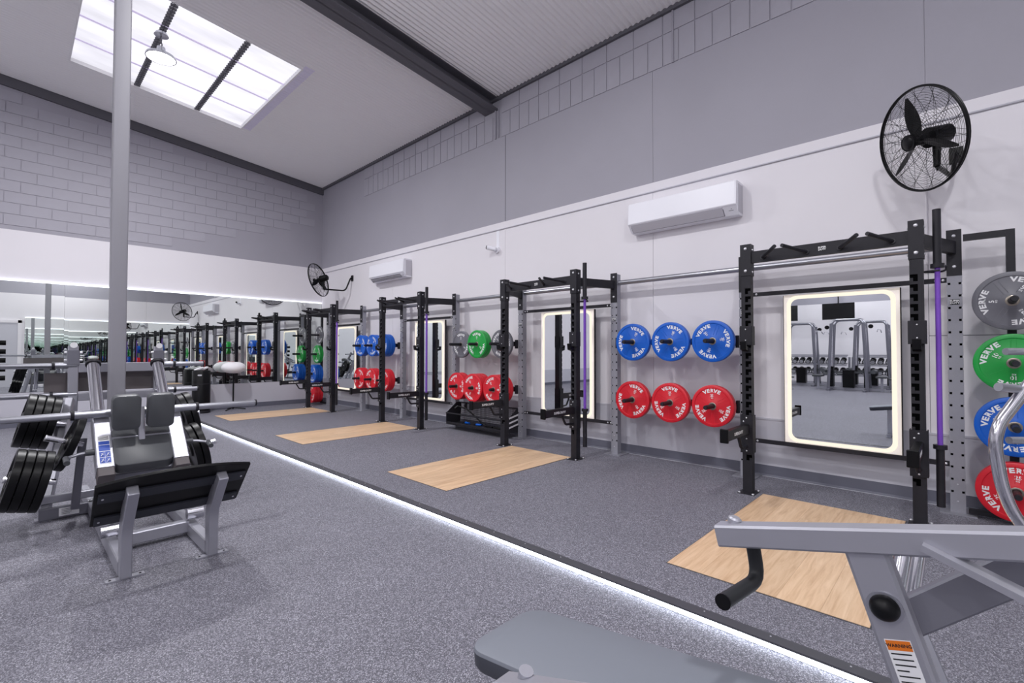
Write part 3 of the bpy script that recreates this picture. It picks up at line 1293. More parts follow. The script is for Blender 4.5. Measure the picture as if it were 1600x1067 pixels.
for s, yc, lab, wh in ((-1, -0.273, 'black storage column of four pegs at the right edge of the picture', 'right edge column'), (1, RY[3] + 0.803 + 0.31, 'black storage column of four pegs by the mirrored end wall', 'far end column')):
    t = make_column(s)
    t.location = (5.24, yc, 0)
    tag(t, lab, 'plate rack', 'plate storage columns')
    for z, col, n, a, zz in ((1.68, 'grey', 1, 90, 'top'), (1.213, 'green', 1 if s < 0 else 2, 60, 'second'), (0.742, 'blue', 1 if s < 0 else 3, 60, 'third'), (0.262, 'red', 1 if s < 0 else 3, -5, 'lowest')):
        stack(col, n, 5.16 if s < 0 else 5.19, yc, z, 'the %s peg of the %s' % (zz, wh), 'plates on the %s' % wh, a)

# ------------------------------------------------------------------ oak lifting platforms let into the rubber floor
plab = ['large oak lifting platform inlaid under the nearest rack', 'oak lifting platform inlaid before the second rack', 'oak lifting platform inlaid before the third rack', 'narrow oak lifting platform seen farthest away']
for k in range(4):
    yc = RY[k] - 0.013
    t = thing('lifting_platform', plab[k], 'platform', (2.79, yc, 0), 0, 'oak lifting platforms')
    b = MB()
    b.box(-0.006, 1.936, -0.506, 0.506, 0.0005, 0.002)
    b.build('edge_frame', TRIM_M, t, smooth=False)
    for i in range(5):
        b = MB()
        y0 = -0.5 + 0.2 * i
        sp = 0.7 + 0.37 * ((i * 3 + k) % 4)
        for j, (xa, xb) in enumerate(((0.0, sp), (sp, 1.93))):
            b = MB()
            b.box(xa + 0.0004, xb - 0.0004, y0 + 0.0004, y0 + 0.1996, 0.001, 0.0045)
            b.build('plank', OAKS[(i * 2 + j + k) % 6], t, smooth=False)

# ------------------------------------------------------------------ metal storage bin below the middle bay
yc = bays[1] - 0.02
t = thing('storage_bin', 'black mesh-backed metal storage bin of cable handles under the grey and green plates', 'storage bin', (5.0, yc, 0.0))
b = MB()
for s in (-1, 1):
    b = MB()
    b.prism([(0.0, 0.10), (0.30, 0.06), (0.33, 0.43), (0.22, 0.43), (0.0, 0.27)], s * 0.70 - 0.004, s * 0.70 + 0.004, 'y')
    side_p = b.build('end_panel', BLACK, t, smooth=False)
    b = MB()
    for k in range(3):
        b.prism([(0.05 + 0.0, 0.15 + 0.07 * k), (0.25, 0.19 + 0.07 * k), (0.25, 0.215 + 0.07 * k), (0.05, 0.175 + 0.07 * k)], s * 0.705 - 0.0015, s * 0.705 + 0.0015, 'y')
    b.build('chevron_stripes', W_WHITE, side_p, smooth=False)  # white chevron stripes on the end panel
b = MB()
b.box(0.0, 0.012, -0.70, 0.70, 0.10, 0.13)
b.cyl((0.0, -0.70, 0.27), (0.0, 0.70, 0.27), 0.012, 8)
b.box(0.31, 0.325, -0.70, 0.70, 0.41, 0.43)
b.build('front_rail', BLACK, t, smooth=False)
b = MB()
b.box(0.0, 0.31, -0.70, 0.70, 0.085, 0.095)
b.build('shelf', BLACK, t, smooth=False)
b = MB()
for i in range(47):
    yy = -0.69 + i * 0.03
    b.box(0.318, 0.322, yy - 0.002, yy + 0.002, 0.09, 0.42)
for j in range(11):
    z = 0.10 + j * 0.03
    b.box(0.318, 0.322, -0.70, 0.70, z - 0.002, z + 0.002)
b.build('wire_mesh_back', BLACK, t, smooth=False)


def grip(x, y, z, a, m, lab, grp=None):
    t = thing('cable_attachment', lab, 'cable handle', (x, y, z), R(a), grp)
    b = MB()
    b.cyl((-0.06, 0, 0.018), (0.06, 0, 0.018), 0.018, 12)
    b.build('grip', m, t)
    b = MB()
    b.tube([(-0.065, 0, 0.018), (-0.05, 0.09, 0.012), (0, 0.13, 0.012), (0.05, 0.09, 0.012), (0.065, 0, 0.018)], 0.006, 6)
    b.build('strap', PLAST_B, t)


grip(5.17, yc + 0.36, 0.096, 80, BLUE, 'blue cable handle at the left in the metal storage bin')
grip(5.17, yc + 0.08, 0.096, 95, BLUE, 'blue cable handle in the middle of the metal storage bin')
grip(5.12, yc - 0.225, 0.096, -90, PLAST_B, 'black cable handle in the middle of the bin, right of the blue ones')
grip(5.14, yc - 0.38, 0.096, -60, PLAST_B, 'black cable handle on the right side of the bin floor')
t = thing('row_bar', 'black triangular row bar leaning across the metal storage bin', 'row bar', (5.0, yc, 0))
b = MB()
b.tube([(0.02, 0.42, 0.40), (0.10, 0.30, 0.36), (0.16, -0.05, 0.13), (0.14, -0.12, 0.11)], 0.013, 8, 0.04)
b.tube([(0.18, 0.40, 0.42), (0.10, 0.30, 0.36)], 0.013, 8)
b.build('bar', RUBBER, t)
b = MB()
b.cyl((0.02, 0.42, 0.40), (-0.02, 0.45, 0.36), 0.02, 10)
b.cyl((0.18, 0.40, 0.42), (0.20, 0.45, 0.38), 0.02, 10)
b.build('grips', PLAST_B, t)

# ------------------------------------------------------------------ air conditioners
def aircon(y0, y1, z0, z1, lab, flap_open):
    L = y1 - y0
    H = z1 - z0
    t = thing('air_conditioner', lab, 'air conditioner', (WX - 0.012, (y0 + y1) / 2, z0), 0, 'split air conditioners')
    b = MB()
    poly = [(0.0, 0.0), (0.0, H - 0.01), (-0.02, H), (-0.175, H), (-0.195, H - 0.02), (-0.21, 0.095), (-0.195, 0.085), (-0.115, 0.0)]
    b.prism([(p[0], p[1]) for p in poly], -L / 2, L / 2, 'y')
    b.build('casing', AC_W, t, smooth=False, bevel=0.006)
    b = MB()
    b.prism([(-0.198, 0.10), (-0.213, 0.10), (-0.199, H - 0.012), (-0.19, H - 0.012)], -L / 2 + 0.012, L / 2 - 0.012, 'y')
    b.build('front_panel', AC_W, t, smooth=False, bevel=0.003)
    b = MB()                                   # outlet recess and flap
    d = Vector((0.08, 0, -0.085)).normalized()
    b.add([(-0.197, -L / 2 + 0.14, 0.0875), (-0.197, L / 2 - 0.03, 0.0875), (-0.120, L / 2 - 0.03, 0.004), (-0.120, -L / 2 + 0.14, 0.004),
           (-0.190, -L / 2 + 0.14, 0.0945), (-0.190, L / 2 - 0.03, 0.0945), (-0.113, L / 2 - 0.03, 0.011), (-0.113, -L / 2 + 0.14, 0.011)],
          [(0, 1, 2, 3), (7, 6, 5, 4), (0, 4, 5, 1), (1, 5, 6, 2), (2, 6, 7, 3), (3, 7, 4, 0)])
    b.build('outlet', AC_D, t, smooth=False)
    if not flap_open:
        b = MB()
        b.add([(-0.201, -L / 2 + 0.147, 0.0835), (-0.201, L / 2 - 0.037, 0.0835), (-0.128, L / 2 - 0.037, 0.006), (-0.128, -L / 2 + 0.147, 0.006),
               (-0.194, -L / 2 + 0.147, 0.090), (-0.194, L / 2 - 0.037, 0.090), (-0.121, L / 2 - 0.037, 0.012), (-0.121, -L / 2 + 0.147, 0.012)],
              [(0, 1, 2, 3), (7, 6, 5, 4), (0, 4, 5, 1), (1, 5, 6, 2), (2, 6, 7, 3), (3, 7, 4, 0)])
        b.build('flap', AC_G, t, smooth=False)
    else:
        for k in range(3):
            b = MB()
            b.box(-0.23 + 0.04 * k, -0.20 + 0.04 * k, -L / 2 + 0.03, L / 2 - 0.12, 0.03 - 0.012 * k, 0.034 - 0.012 * k)
            b.build('flap', AC_G, t, smooth=False)
    b = MB()
    m = frame_m((-0.1605, -L / 2 + 0.06, 0.048), (0, -1, 0), Vector((-0.08, 0, 0.085)))
    b.box(-0.03, 0.02, -0.006, -0.001, 0, 0.0012, m)
    b.box(-0.004, 0.004, 0.012, 0.02, 0, 0.0012, m)
    b.build('display', AC_D, t, smooth=False)
    for s in (-1, 1):
        b = MB()
        b.box(-0.14, -0.001, s * L / 2 - 0.003, s * L / 2 + 0.003, 0.03, H - 0.03)
        b.build('end_cover', AC_G, t, smooth=False)


aircon(1.72, 3.00, 2.765, 3.125, 'white wall air conditioner with closed flap above the nearest plate bay', False)
aircon(7.93, 9.22, 2.76, 3.12, 'small white wall air conditioner with open louvres near the far corner', True)


# ------------------------------------------------------------------ wall fans
def wall_fan(c, az, el, Rr, lab, arm_to):
    c = Vector(c)
    n = Vector((math.cos(R(az)) * math.cos(R(el)), math.sin(R(az)) * math.cos(R(el)), math.sin(R(el))))
    xd = n.cross(Vector((0, 0, 1))).normalized()
    yd = n.cross(xd) * -1
    if yd.z < 0:
        yd, xd = -yd, -xd
    m = Matrix((xd, yd, xd.cross(yd))).transposed().to_4x4()
    zs = 1 if (xd.cross(yd)).dot(n) > 0 else -1
    m.translation = Vector((0, 0, 0))
    t = thing('wall_fan', lab, 'fan', c, 0, 'black wall fans')

    def q(x, y, z):
        return m @ Vector((x, y, z * zs))
    b = MB()
    ring = [q(Rr * math.cos(2 * PI * i / 64), Rr * math.sin(2 * PI * i / 64), 0) for i in range(64)]
    b.tube(ring, 0.009, 8, closed=True)
    b.tube([p - n * 0.016 for p in ring], 0.006, 6, closed=True)
    b.build('rim', PLAST_B, t)
    for nm, sg, dep in (('front_guard', 1, 0.085), ('rear_guard', -1, 0.10)):
        b = MB()

        def rad(u):
            return dep * (1 - u ** 2.2)
        for k in range(9 if sg > 0 else 6):       # concentric wires
            pass
        rings = 22 if sg > 0 else 14
        for k in range(1, rings):
            u = 0.17 + (1 - 0.17) * k / rings
            pts = [q(Rr * u * math.cos(2 * PI * i / 40), Rr * u * math.sin(2 * PI * i / 40), sg * rad(u)) for i in range(40)]
            b.tube(pts, 0.0011, 3, closed=True)
        for k in range(28):                       # radial wires with a swirl
            a = 2 * PI * k / 28
            pts = []
            for i in range(6):
                u = 0.15 + 0.85 * i / 5
                aa = a + 0.55 * (u - 0.15) * (1 if k % 2 else -1) * (1 if sg > 0 else 0.3)
                pts.append(q(Rr * u * math.cos(aa), Rr * u * math.sin(aa), sg * rad(u)))
            b.tube(pts, 0.0017, 4)
        b.build(nm, PLAST_B, t)
    b = MB()
    b.cyl(q(0, 0, 0.078), q(0, 0, 0.098), 0.062, 24)
    b.cyl(q(0, 0, 0.098), q(0, 0, 0.104), 0.048, 24, 0.04)
    b.build('hub_badge', PLAST_B, t)
    b = MB()
    b.cyl(q(0, 0, -0.02), q(0, 0, 0.05), 0.045, 20, 0.03)
    b.build('blade_hub', RUBBER, t)
    for k in range(3):                             # twisted blades
        a = R(90 + 120 * k)
        vs = []
        for i in range(7):
            u = i / 6
            r_ = 0.035 + u * (Rr * 0.88 - 0.035)
            wd = 0.040 * math.sin(PI * (0.18 + 0.80 * u)) + 0.006
            tw = -R(42 - 22 * u)
            for e in (-1, 1):
                for th in (-0.0015, 0.0015):
                    lx, lz = e * wd * math.cos(tw) - th * math.sin(tw), e * wd * math.sin(tw) + th * math.cos(tw)
                    vs.append(q(r_ * math.cos(a) - lx * math.sin(a), r_ * math.sin(a) + lx * math.cos(a), lz + 0.01))
        fs = []
        for i in range(6):
            p = 4 * i
            fs += [(p, p + 2, p + 6, p + 4), (p + 1, p + 5, p + 7, p + 3), (p, p + 4, p + 5, p + 1), (p + 2, p + 3, p + 7, p + 6)]
        fs += [(0, 1, 3, 2), (24, 26, 27, 25)]
        b = MB()
        b.add(vs, fs)
        b.build('blade', RUBBER, t)
    b = MB()
    b.cyl(q(0, 0, -0.06), q(0, 0, -0.22), 0.078, 20, 0.066)
    b.cyl(q(0, 0, -0.22), q(0, 0, -0.245), 0.066, 20, 0.03)
    b.build('motor', PLAST_B, t)
    b = MB()                                       # yoke and wall arm
    back = q(0, 0, -0.13)
    low = back + Vector((0, 0, -0.24))
    wall = Vector(arm_to) - c
    b.cyl(back + Vector((0, 0, -0.05)), low, 0.03, 12, 0.022)
    b.tube([low, low + (Vector((wall.x, wall.y, low.z)) - low) * 0.75, wall + Vector((-0.05, 0, 0.0)), wall], 0.017, 8, 0.08)
    b.tube([back + Vector((0.02, 0, -0.1)), low + Vector((0.03, 0, 0.1)), low + Vector((0.02, 0.0, -0.03))], 0.006, 6)
    b.build('arm', PLAST_B, t)
    b = MB()
    b.cbox(wall + Vector((-0.012, 0, 0)), (0.02, 0.09, 0.13))
    b.build('wall_bracket', PLAST_B, t, smooth=False)
    return t


wall_fan((4.85, 0.222, 2.947), 131, -15, 0.39, 'large black wall fan above the nearest rack', (WX - 0.012, 0.02, 2.95))
wall_fan((4.736, 10.53, 2.892), 125, -15, 0.38, 'black wall fan on a curved arm near the far corner', (WX - 0.012, 10.32, 2.99))
b = MB()
b.cyl((WX - 0.02, 0.215, 2.05), (WX - 0.02, 0.215, 2.90), 0.008, 8)
tag(b.build('cable_conduit_run', W_WHITE), 'thin white cable conduit below the large wall fan', 'conduit')

# camera on the wall ----------------------------------------------------
t = thing('security_camera', 'small white security camera on the wall between the two air conditioners', 'camera', (WX - 0.012, 5.50, 2.95))
b = MB()
b.cyl((0, 0, 0), (-0.03, 0, 0), 0.05, 20)
b.cyl((-0.03, 0, 0), (-0.075, 0.02, -0.01), 0.022, 12)
b.build('base', AC_W, t)
b = MB()
b.cyl((-0.06, -0.01, 0.0), (-0.15, 0.10, 0.035), 0.036, 18)
b.build('housing', AC_W, t)
b = MB()
b.cyl((-0.15, 0.10, 0.035), (-0.158, 0.11, 0.038), 0.031, 18)
b.build('lens', LENS, t)
b = MB()
b.box(-0.004, 0.0, -0.03, 0.03, 0.05, 0.33)
b.build('cable_cover', AC_W, t, smooth=False)

# ------------------------------------------------------------------ plate-loaded hack squat on the lower floor
G = LOW
hs = thing('hack_squat_machine', 'silver plate-loaded hack squat with dark pads and a large black footplate', 'exercise machine', (0.70, 3.6, G))


def L(x, y, z):
    return (x - 0.70, y - 3.6, z - G)


def hb(b, x0, x1, y0, y1, z0, z1):
    a, c = L(x0, y0, z0), L(x1, y1, z1)
    return b.box(a[0], c[0], a[1], c[1], a[2], c[2])


LP = lambda pts: [(p[0] - 3.6, p[1] - G) for p in pts]
for s in (-1, 1):
    xc = 0.70 + s * 0.222
    b = MB()                                        # cranked front leg with square end
    b.prism(LP([(3.555, G + 0.008), (3.635, G + 0.008), (3.645, 0.20), (3.62, 0.30), (3.56, 0.38), (3.41, 0.545), (3.345, 0.50), (3.47, 0.345), (3.53, 0.27), (3.555, 0.18)]), xc - 0.0275 - 0.70, xc + 0.0275 - 0.70, 'x')
    leg = b.build('front_leg', SILVER, hs, bevel=0.005)
    b = MB()
    hb(b, xc - 0.09, xc + 0.09, 3.565, 3.61, G, G + 0.01)
    pl = b.build('foot_plate', SILVER, leg, smooth=False)
    b = MB()
    for q_ in (-0.07, 0.07):
        c = L(xc + q_, 3.587, G + 0.0105)
        b.cyl(c, (c[0], c[1], c[2] + 0.0012), 0.007, 10)
    b.build('bolt_holes', BLACK_D, pl)
    b = MB()                                        # long floor rail
    b.beam(L(xc, 3.63, G + 0.05), L(xc, 5.90, G + 0.05), 0.06, 0.09, None, 0.006)
    b.build('base_rail', SILVER, hs, smooth=False)
    b = MB()                                        # guide rod and its cover tube
    d = Vector((0, 0.714, 0.70))
    top = Vector(L(xc, 5.38, 1.185))
    low = top - d * 1.42
    b.cyl(low, top, 0.042, 24)
    rod = b.build('guide_rod', CHROME, hs)
    b = MB()
    b.cyl(top - d * 0.012, top + d * 0.012, 0.052, 24)
    b.cyl(top + d * 0.012, top + d * 0.02, 0.052, 24, 0.03)
    b.build('rod_cap', BLACK, rod)
    b = MB()                                        # chrome bumper near the floor
    b.cyl(L(xc - 0.05 + s * 0.015, 4.08, 0.115), L(xc + 0.05 + s * 0.015, 4.08, 0.115), 0.04, 20)
    b.build('bumper', CHROME, hs)
b = MB()                                            # cross tubes of the base
b.beam(L(0.50, 4.10, 0.03), L(0.90, 4.10, 0.03), 0.07, 0.08, None, 0.006)
b.build('cross_tube', SILVER, hs, smooth=False)
b = MB()
b.beam(L(0.10, 5.30, 0.11), L(1.30, 5.30, 0.11), 0.05, 0.06, None, 0.005)
b.build('cross_tube', SILVER, hs, smooth=False)
b = MB()
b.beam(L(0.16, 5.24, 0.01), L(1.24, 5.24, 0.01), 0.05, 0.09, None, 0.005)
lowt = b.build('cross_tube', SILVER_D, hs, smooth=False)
b = MB()
m = frame_m(L(0.335, 5.213, 0.015), (1, 0, 0), (0, 0, 1))
b.box(-0.06, 0.06, -0.032, 0.032, 0, 0.0015, m)
pl = b.build('data_plate', PRINT, lowt, smooth=False)
b = MB()
for k in range(4):
    b.box(-0.045, 0.035 - 0.01 * k, 0.018 - 0.012 * k, 0.021 - 0.012 * k, 0.0016, 0.002, m)
b.build('small_print', INK, pl, smooth=False)

# footplate: arched top, tilted towards the camera
pb = Vector(L(0.70, 3.66, 0.297))
ptp = Vector(L(0.70, 3.39, 0.575))
vdir = (ptp - pb).normalized()
ndir = vdir.cross(Vector((1, 0, 0))).normalized()
if ndir.y > 0:
    ndir = -ndir
hgt = (ptp - pb).length
fm = Matrix((Vector((1, 0, 0)), vdir, Vector((1, 0, 0)).cross(vdir))).transposed().to_4x4()
fm.translation = pb
poly = [(-0.38, 0), (0.38, 0), (0.383, hgt)]
for k in range(1, 12):
    u = 1 - 2 * k / 12
    poly.append((0.383 * u, hgt + 0.055 * (1 - u * u)))
poly.append((-0.383, hgt))
n = len(poly)
b = MB()
b.add([(p[0], p[1], 0) for p in poly] + [(p[0], p[1], 0.02) for p in poly], [(i, (i + 1) % n, n + (i + 1) % n, n + i) for i in range(n)] + [tuple(range(n - 1, -1, -1)), tuple(range(n, 2 * n))], fm)
fp = b.build('footplate', RUBBER, hs, smooth=False, bevel=0.003)
zb = 0.02
for v in (0.055, 0.285):                            # two stiffening bars on the back
    b = MB()
    b.box(-0.365, 0.365, v - 0.04, v + 0.04, 0.0201, 0.032, fm)
    sb_ = b.build('stiffener', STIFF, fp, smooth=False)
    b = MB()
    for q_ in (-0.345, 0.345):
        b.cyl(fm @ Vector((q_, v, 0.032)), fm @ Vector((q_, v, 0.0345)), 0.006, 8)
    b.build('bolts', ZINC, sb_)

# sled with channels, pads, loading bar
for s in (-1, 1):
    xc = 0.70 + s * 0.226
    d = Vector((0, 0.714, 0.70))
    nrm = Vector((0, -0.70, 0.714))
    p0 = Vector(L(xc, 4.475, 0.425))
    p1 = p0 + d * 0.50
    b = MB()
    b.beam(p0, p1, 0.10, 0.135, (1, 0, 0), 0.006)
    ch_ = b.build('sled_channel', SILVER, hs, smooth=False)
    b = MB()
    b.beam(p0 - d * 0.07, p0 - d * 0.001, 0.094, 0.128, (1, 0, 0), 0.006)
    b.build('bearing_block', SHROUD, ch_, smooth=False)
    if s < 0:
        m = frame_m(p0 + nrm * 0.0682 + d * 0.15, (1, 0, 0), d)
        b = MB()
        b.box(-0.034, 0.034, -0.125, 0.125, 0, 0.0008, m)
        pc = b.build('placard', PRINT, ch_, smooth=False)
        b = MB()
        b.box(-0.031, 0.031, 0.045, 0.075, 0.001, 0.0016, m)
        for k in range(2):
            for i in range(2):
                b.box(-0.031 + 0.032 * i, -0.001 + 0.032 * i, -0.118 + 0.052 * k, -0.07 + 0.052 * k, 0.001, 0.0016, m)
        b.box(-0.031, 0.031, -0.012, 0.04, 0.001, 0.0016, m)
        b.build('blue_print', LABEL_B, pc, smooth=False)
        b = MB()
        for k in range(4):
            b.box(-0.03, 0.028, 0.088 + 0.009 * k, 0.092 + 0.009 * k, 0.001, 0.0016, m)
        for k in range(2):
            for i in range(2):
                b.box(-0.022 + 0.032 * i, -0.010 + 0.032 * i, -0.112 + 0.052 * k, -0.108 + 0.052 * k, 0.0017, 0.002, m)
        b.build('small_print', INK, pc, smooth=False)
        b = MB()
        for k in range(2):
            for i in range(2):
                b.beam(m @ Vector((-0.024 + 0.032 * i, -0.108 + 0.052 * k, 0.002)), m @ Vector((-0.008 + 0.032 * i, -0.08 + 0.052 * k, 0.002)), 0.004, 0.0008)
                b.beam(m @ Vector((-0.02 + 0.032 * i, -0.085 + 0.052 * k, 0.002)), m @ Vector((-0.006 + 0.032 * i, -0.10 + 0.052 * k, 0.002)), 0.004, 0.0008)
        b.build('white_figures', PRINT, pc, smooth=False)
    # shoulder pad
    xp = 0.70 + s * 0.105
    rm = Matrix.Translation(L(xp, 4.545, 0.84)) @ Matrix.Rotation(R(8), 4, 'X')
    b = MB()
    pr = rrect(0, 0, 0.172, 0.262, 0.035, 5)
    n = len(pr)
    prof = [(1.0 - 0.10, 0.045), (1.0 - 0.03, 0.04), (1.0, 0.025), (1.0, -0.025), (0.97, -0.04), (0.9, -0.045)]
    vs, fs = [], []
    for sc_, yy in prof:
        vs += [(p[0] * sc_, yy, p[1] * sc_) for p in pr]
    for k in range(len(prof) - 1):
        fs += [(k * n + i, k * n + (i + 1) % n, (k + 1) * n + (i + 1) % n, (k + 1) * n + i) for i in range(n)]
    fs += [tuple(range(n)), tuple((len(prof) - 1) * n + i for i in range(n - 1, -1, -1))]
    b.add(vs, fs, rm)
    b.build('shoulder_pad', PAD, hs)
    # handles
    b = MB()
    b.tube([L(0.70 + s * 0.27, 4.58, 0.56), L(0.70 + s * 0.34, 4.57, 0.565), L(0.70 + s * 0.43, 4.55, 0.545), L(0.70 + s * 0.43, 4.48, 0.53)], 0.011, 8, 0.03)
    hd = b.build('side_handle', BRUSHED, hs)
    b = MB()
    b.cyl(L(0.70 + s * 0.265, 4.58, 0.56), L(0.70 + s * 0.33, 4.57, 0.565), 0.022, 12)
    b.cyl(L(0.70 + s * 0.43, 4.55, 0.545), L(0.70 + s * 0.43, 4.455, 0.525), 0.018, 12)
    b.build('grip', PAD, hd)
# back pad
pr = rrect(0, 0, 0.37, 0.36, 0.05, 5)
n = len(pr)
d = Vector((0, 0.714, 0.70))
bm_ = frame_m(Vector(L(0.70, 4.555, 0.59)), (1, 0, 0), d)
prof = [(0.90, 0.0), (0.96, -0.006), (1.0, -0.028), (1.0, -0.085), (0.94, -0.11)]
vs, fs = [], []
for sc_, zz in prof:
    vs += [(p[0] * sc_, p[1] * sc_, zz) for p in pr]
for k in range(len(prof) - 1):
    fs += [(k * n + i, k * n + (i + 1) % n, (k + 1) * n + (i + 1) % n, (k + 1) * n + i) for i in range(n)]
fs += [tuple(range(n)), tuple((len(prof) - 1) * n + i for i in range(n - 1, -1, -1))]
b = MB()
b.add(vs, fs, bm_)
b.build('back_pad', PAD, hs)
b = MB()
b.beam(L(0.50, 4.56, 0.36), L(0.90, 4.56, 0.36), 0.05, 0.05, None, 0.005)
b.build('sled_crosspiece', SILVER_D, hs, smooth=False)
b = MB()
b.beam(L(0.50, 4.63, 0.62), L(0.90, 4.63, 0.62), 0.05, 0.06, None, 0.005)
b.beam(L(0.70, 4.60, 0.60), L(0.70, 4.66, 0.86), 0.04, 0.04, None, 0.004)
b.build('sled_crosspiece', SILVER, hs, smooth=False)


def load_bar(y, z, xl, xr, xcl, xcr, r1=0.030, r2=0.0245, nm='loading_bar', gap=None):
    for sd, (xe, xc_, xi) in enumerate(((xl, xcl, gap[0] if gap else 0.70), (xr, xcr, gap[1] if gap else 0.70))):
        b = MB()
        b.cyl(L(xc_, y, z), L(xi, y, z), r1, 20)
        b.cyl(L(xe, y, z), L(xc_, y, z), r2, 20)
        o = b.build(nm, BRUSHED, hs)
        s_ = -1 if sd == 0 else 1
        b = MB()
        b.cyl(L(xc_ - 0.010, y, z), L(xc_ + 0.010, y, z), r1 + 0.007, 20)
        b.build('collar', BLACK, o)
        b = MB()
        b.cyl(L(xe, y, z), L(xe + s_ * 0.012, y, z), r2 + 0.004, 20)
        b.build('end_cap', BLACK, o)


load_bar(4.73, 0.822, -0.16, 1.545, 0.311, 1.089)
load_bar(5.87, 1.162, -0.20, 1.40, 0.254, 1.146, 0.028, 0.024, 'storage_bar', (0.41, 0.99))
load_bar(5.87, 0.90, -0.20, 1.35, 0.245, 1.155, 0.026, 0.022, 'storage_bar', (0.41, 0.99))
# rear posts, crossbeams, side struts
for s in (-1, 1):
    xc = 0.70 + s * 0.315
    b = MB()
    b.beam(L(xc, 5.88, 0.72), L(xc, 5.88, 1.34), 0.065, 0.07, None, 0.005)
    up = b.build('rear_post', SILVER, hs, smooth=False)
    b = MB()
    b.beam(L(xc, 5.875, 1.17), L(xc, 5.875, 1.30), 0.085, 0.085, None, 0.006)
    b.build('post_sleeve', SILVER_D, up, smooth=False)
    b = MB()
    for zz in (1.28, 1.21, 1.17):
        b.cyl(L(xc - 0.062, 5.86, zz), L(xc + 0.062, 5.86, zz), 0.010, 10)
    b.build('sleeve_bolts', ZINC, up)
    m = frame_m(L(xc, 5.832, 1.335), (1, 0, 0), (0, 0, 1))
    b = MB()
    b.lathe([(0.026, 0.0), (0.026, 0.002)], 18, m @ Matrix.Translation((0, 0.012, 0)))
    b.build('round_badge', PRINT, up)
    for (fx, fy, tx, ty, tz) in ((0.51, 5.27, 0.335, 5.80, 0.86), (0.535, 5.72, 0.35, 5.88, 0.84)):
        b = MB()
        b.beam(L(0.70 + s * fx, fy, G + 0.01), L(0.70 + s * tx, ty, tz), 0.055, 0.07, None, 0.005)
        st_ = b.build('side_strut', SILVER, hs, smooth=False)
        b = MB()
        hb(b, 0.70 + s * fx - 0.05, 0.70 + s * fx + 0.05, fy - 0.045, fy + 0.045, G, G + 0.014)
        b.build('foot_plate', SILVER, st_, smooth=False)
b = MB()
b.beam(L(0.42, 5.88, 1.14), L(0.98, 5.88, 1.14), 0.06, 0.085, None, 0.004)
b.build('rear_crossbeam', SILVER, hs, smooth=False)
b = MB()
b.beam(L(0.42, 5.86, 0.875), L(0.98, 5.86, 0.875), 0.06, 0.07, None, 0.004)
b.build('rear_crossbeam', SILVER, hs, smooth=False)
b = MB()
hb(b, 0.20, 0.99, 5.93, 5.94, 0.92, 1.095)
b.build('rear_board', SHROUD, hs, smooth=False)
# plate pegs on the sides, tilted up and outwards: (outer x, inner x, x of the innermost plate, its z, y, tilt)
PEGS = ((0.19, 0.40, 0.325, 0.580, 5.08, 20), (-0.025, 0.24, 0.165, 0.325, 4.98, 14), (0.035, 0.33, 0.233, 0.685, 5.62, 14), (1.26, 1.08, 1.142, 0.67, 5.42, 14), (1.30, 1.06, 1.125, 0.42, 5.02, 14))
for (x0, x1, xr, zr, y, tl_) in PEGS:
    tt = math.tan(R(tl_)) * (1 if x0 < x1 else -1)
    P0_, P1_ = Vector(L(x0, y, zr - (x0 - xr) * tt)), Vector(L(x1, y, zr - (x1 - xr) * tt))
    b = MB()
    b.cyl(P0_, P1_, 0.0225, 16)
    pg = b.build('plate_peg', CHROME, hs)
    dd = (P0_ - P1_).normalized()
    b = MB()
    b.cyl(P0_, P0_ + dd * 0.008, 0.0235, 16)
    b.build('peg_end', ZINC, pg)
b = MB()
b.beam(L(0.36, 5.10, G + 0.09), L(0.40, 5.10, 0.60), 0.05, 0.05, None, 0.004)
b.build('peg_post', SILVER_D, hs, smooth=False)

# black iron plates on those pegs
b = MB()
b.lathe([(0.026, -0.0245), (0.026, 0.0245), (0.06, 0.0245), (0.07, 0.012), (0.17, 0.012), (0.18, 0.0245), (0.218, 0.0245), (0.222, 0.0205), (0.222, -0.0205), (0.218, -0.0245), (0.18, -0.0245), (0.17, -0.012), (0.07, -0.012), (0.06, -0.0245), (0.026, -0.0245)], 40, None, False, False)
iron = b.mesh('iron_plate', RUBBER)
b = MB()
b.lathe([(0.0255, -0.0252), (0.0255, 0.0252), (0.034, 0.0252), (0.034, -0.0252), (0.0255, -0.0252)], 24, None, False, False)
ironhub = b.mesh('hub', HUB)


def iron_stack(xs, y, z, where, tilt=0):
    nm = ['outermost', 'second', 'third', 'innermost'] if len(xs) > 2 else ['outer', 'inner']
    for k, x in enumerate(xs):
        o = bpy.data.objects.new('iron_plate', iron)
        C.objects.link(o)
        o.location = (x, y, z - abs(x - xs[-1]) * -math.tan(R(abs(tilt))))
        o.rotation_euler = (0, R(90 + tilt), 0)
        lab = 'black iron plate, %s on %s' % (nm[k], where) if len(xs) > 1 else 'single black iron plate on %s' % where
        tag(o, lab, 'weight plate', 'black plates on the hack squat')
        h = bpy.data.objects.new('hub', ironhub)
        C.objects.link(h)
        h.parent = o


iron_stack([0.012, 0.063, 0.114, 0.165], 4.98, 0.325, 'the lower left peg of the hack squat', 14)
iron_stack([0.080, 0.131, 0.182, 0.233], 5.62, 0.685, 'the upper left peg of the hack squat', 14)
iron_stack([0.325], 5.08, 0.580, 'the short chrome peg left of the hack squat', 20)
iron_stack([1.195, 1.142], 5.42, 0.67, 'the upper right peg of the hack squat', -14)
iron_stack([1.18, 1.125], 5.02, 0.42, 'the lower right peg of the hack squat', -14)

# ------------------------------------------------------------------ row machine in the near right corner
rm_ = thing('row_machine', 'silver lever row machine with black grip and warning label at the right edge', 'exercise machine', (1.25, -0.1, G))


def Q(x, y, z):
    return Vector((x - 1.25, y + 0.1, z - G))


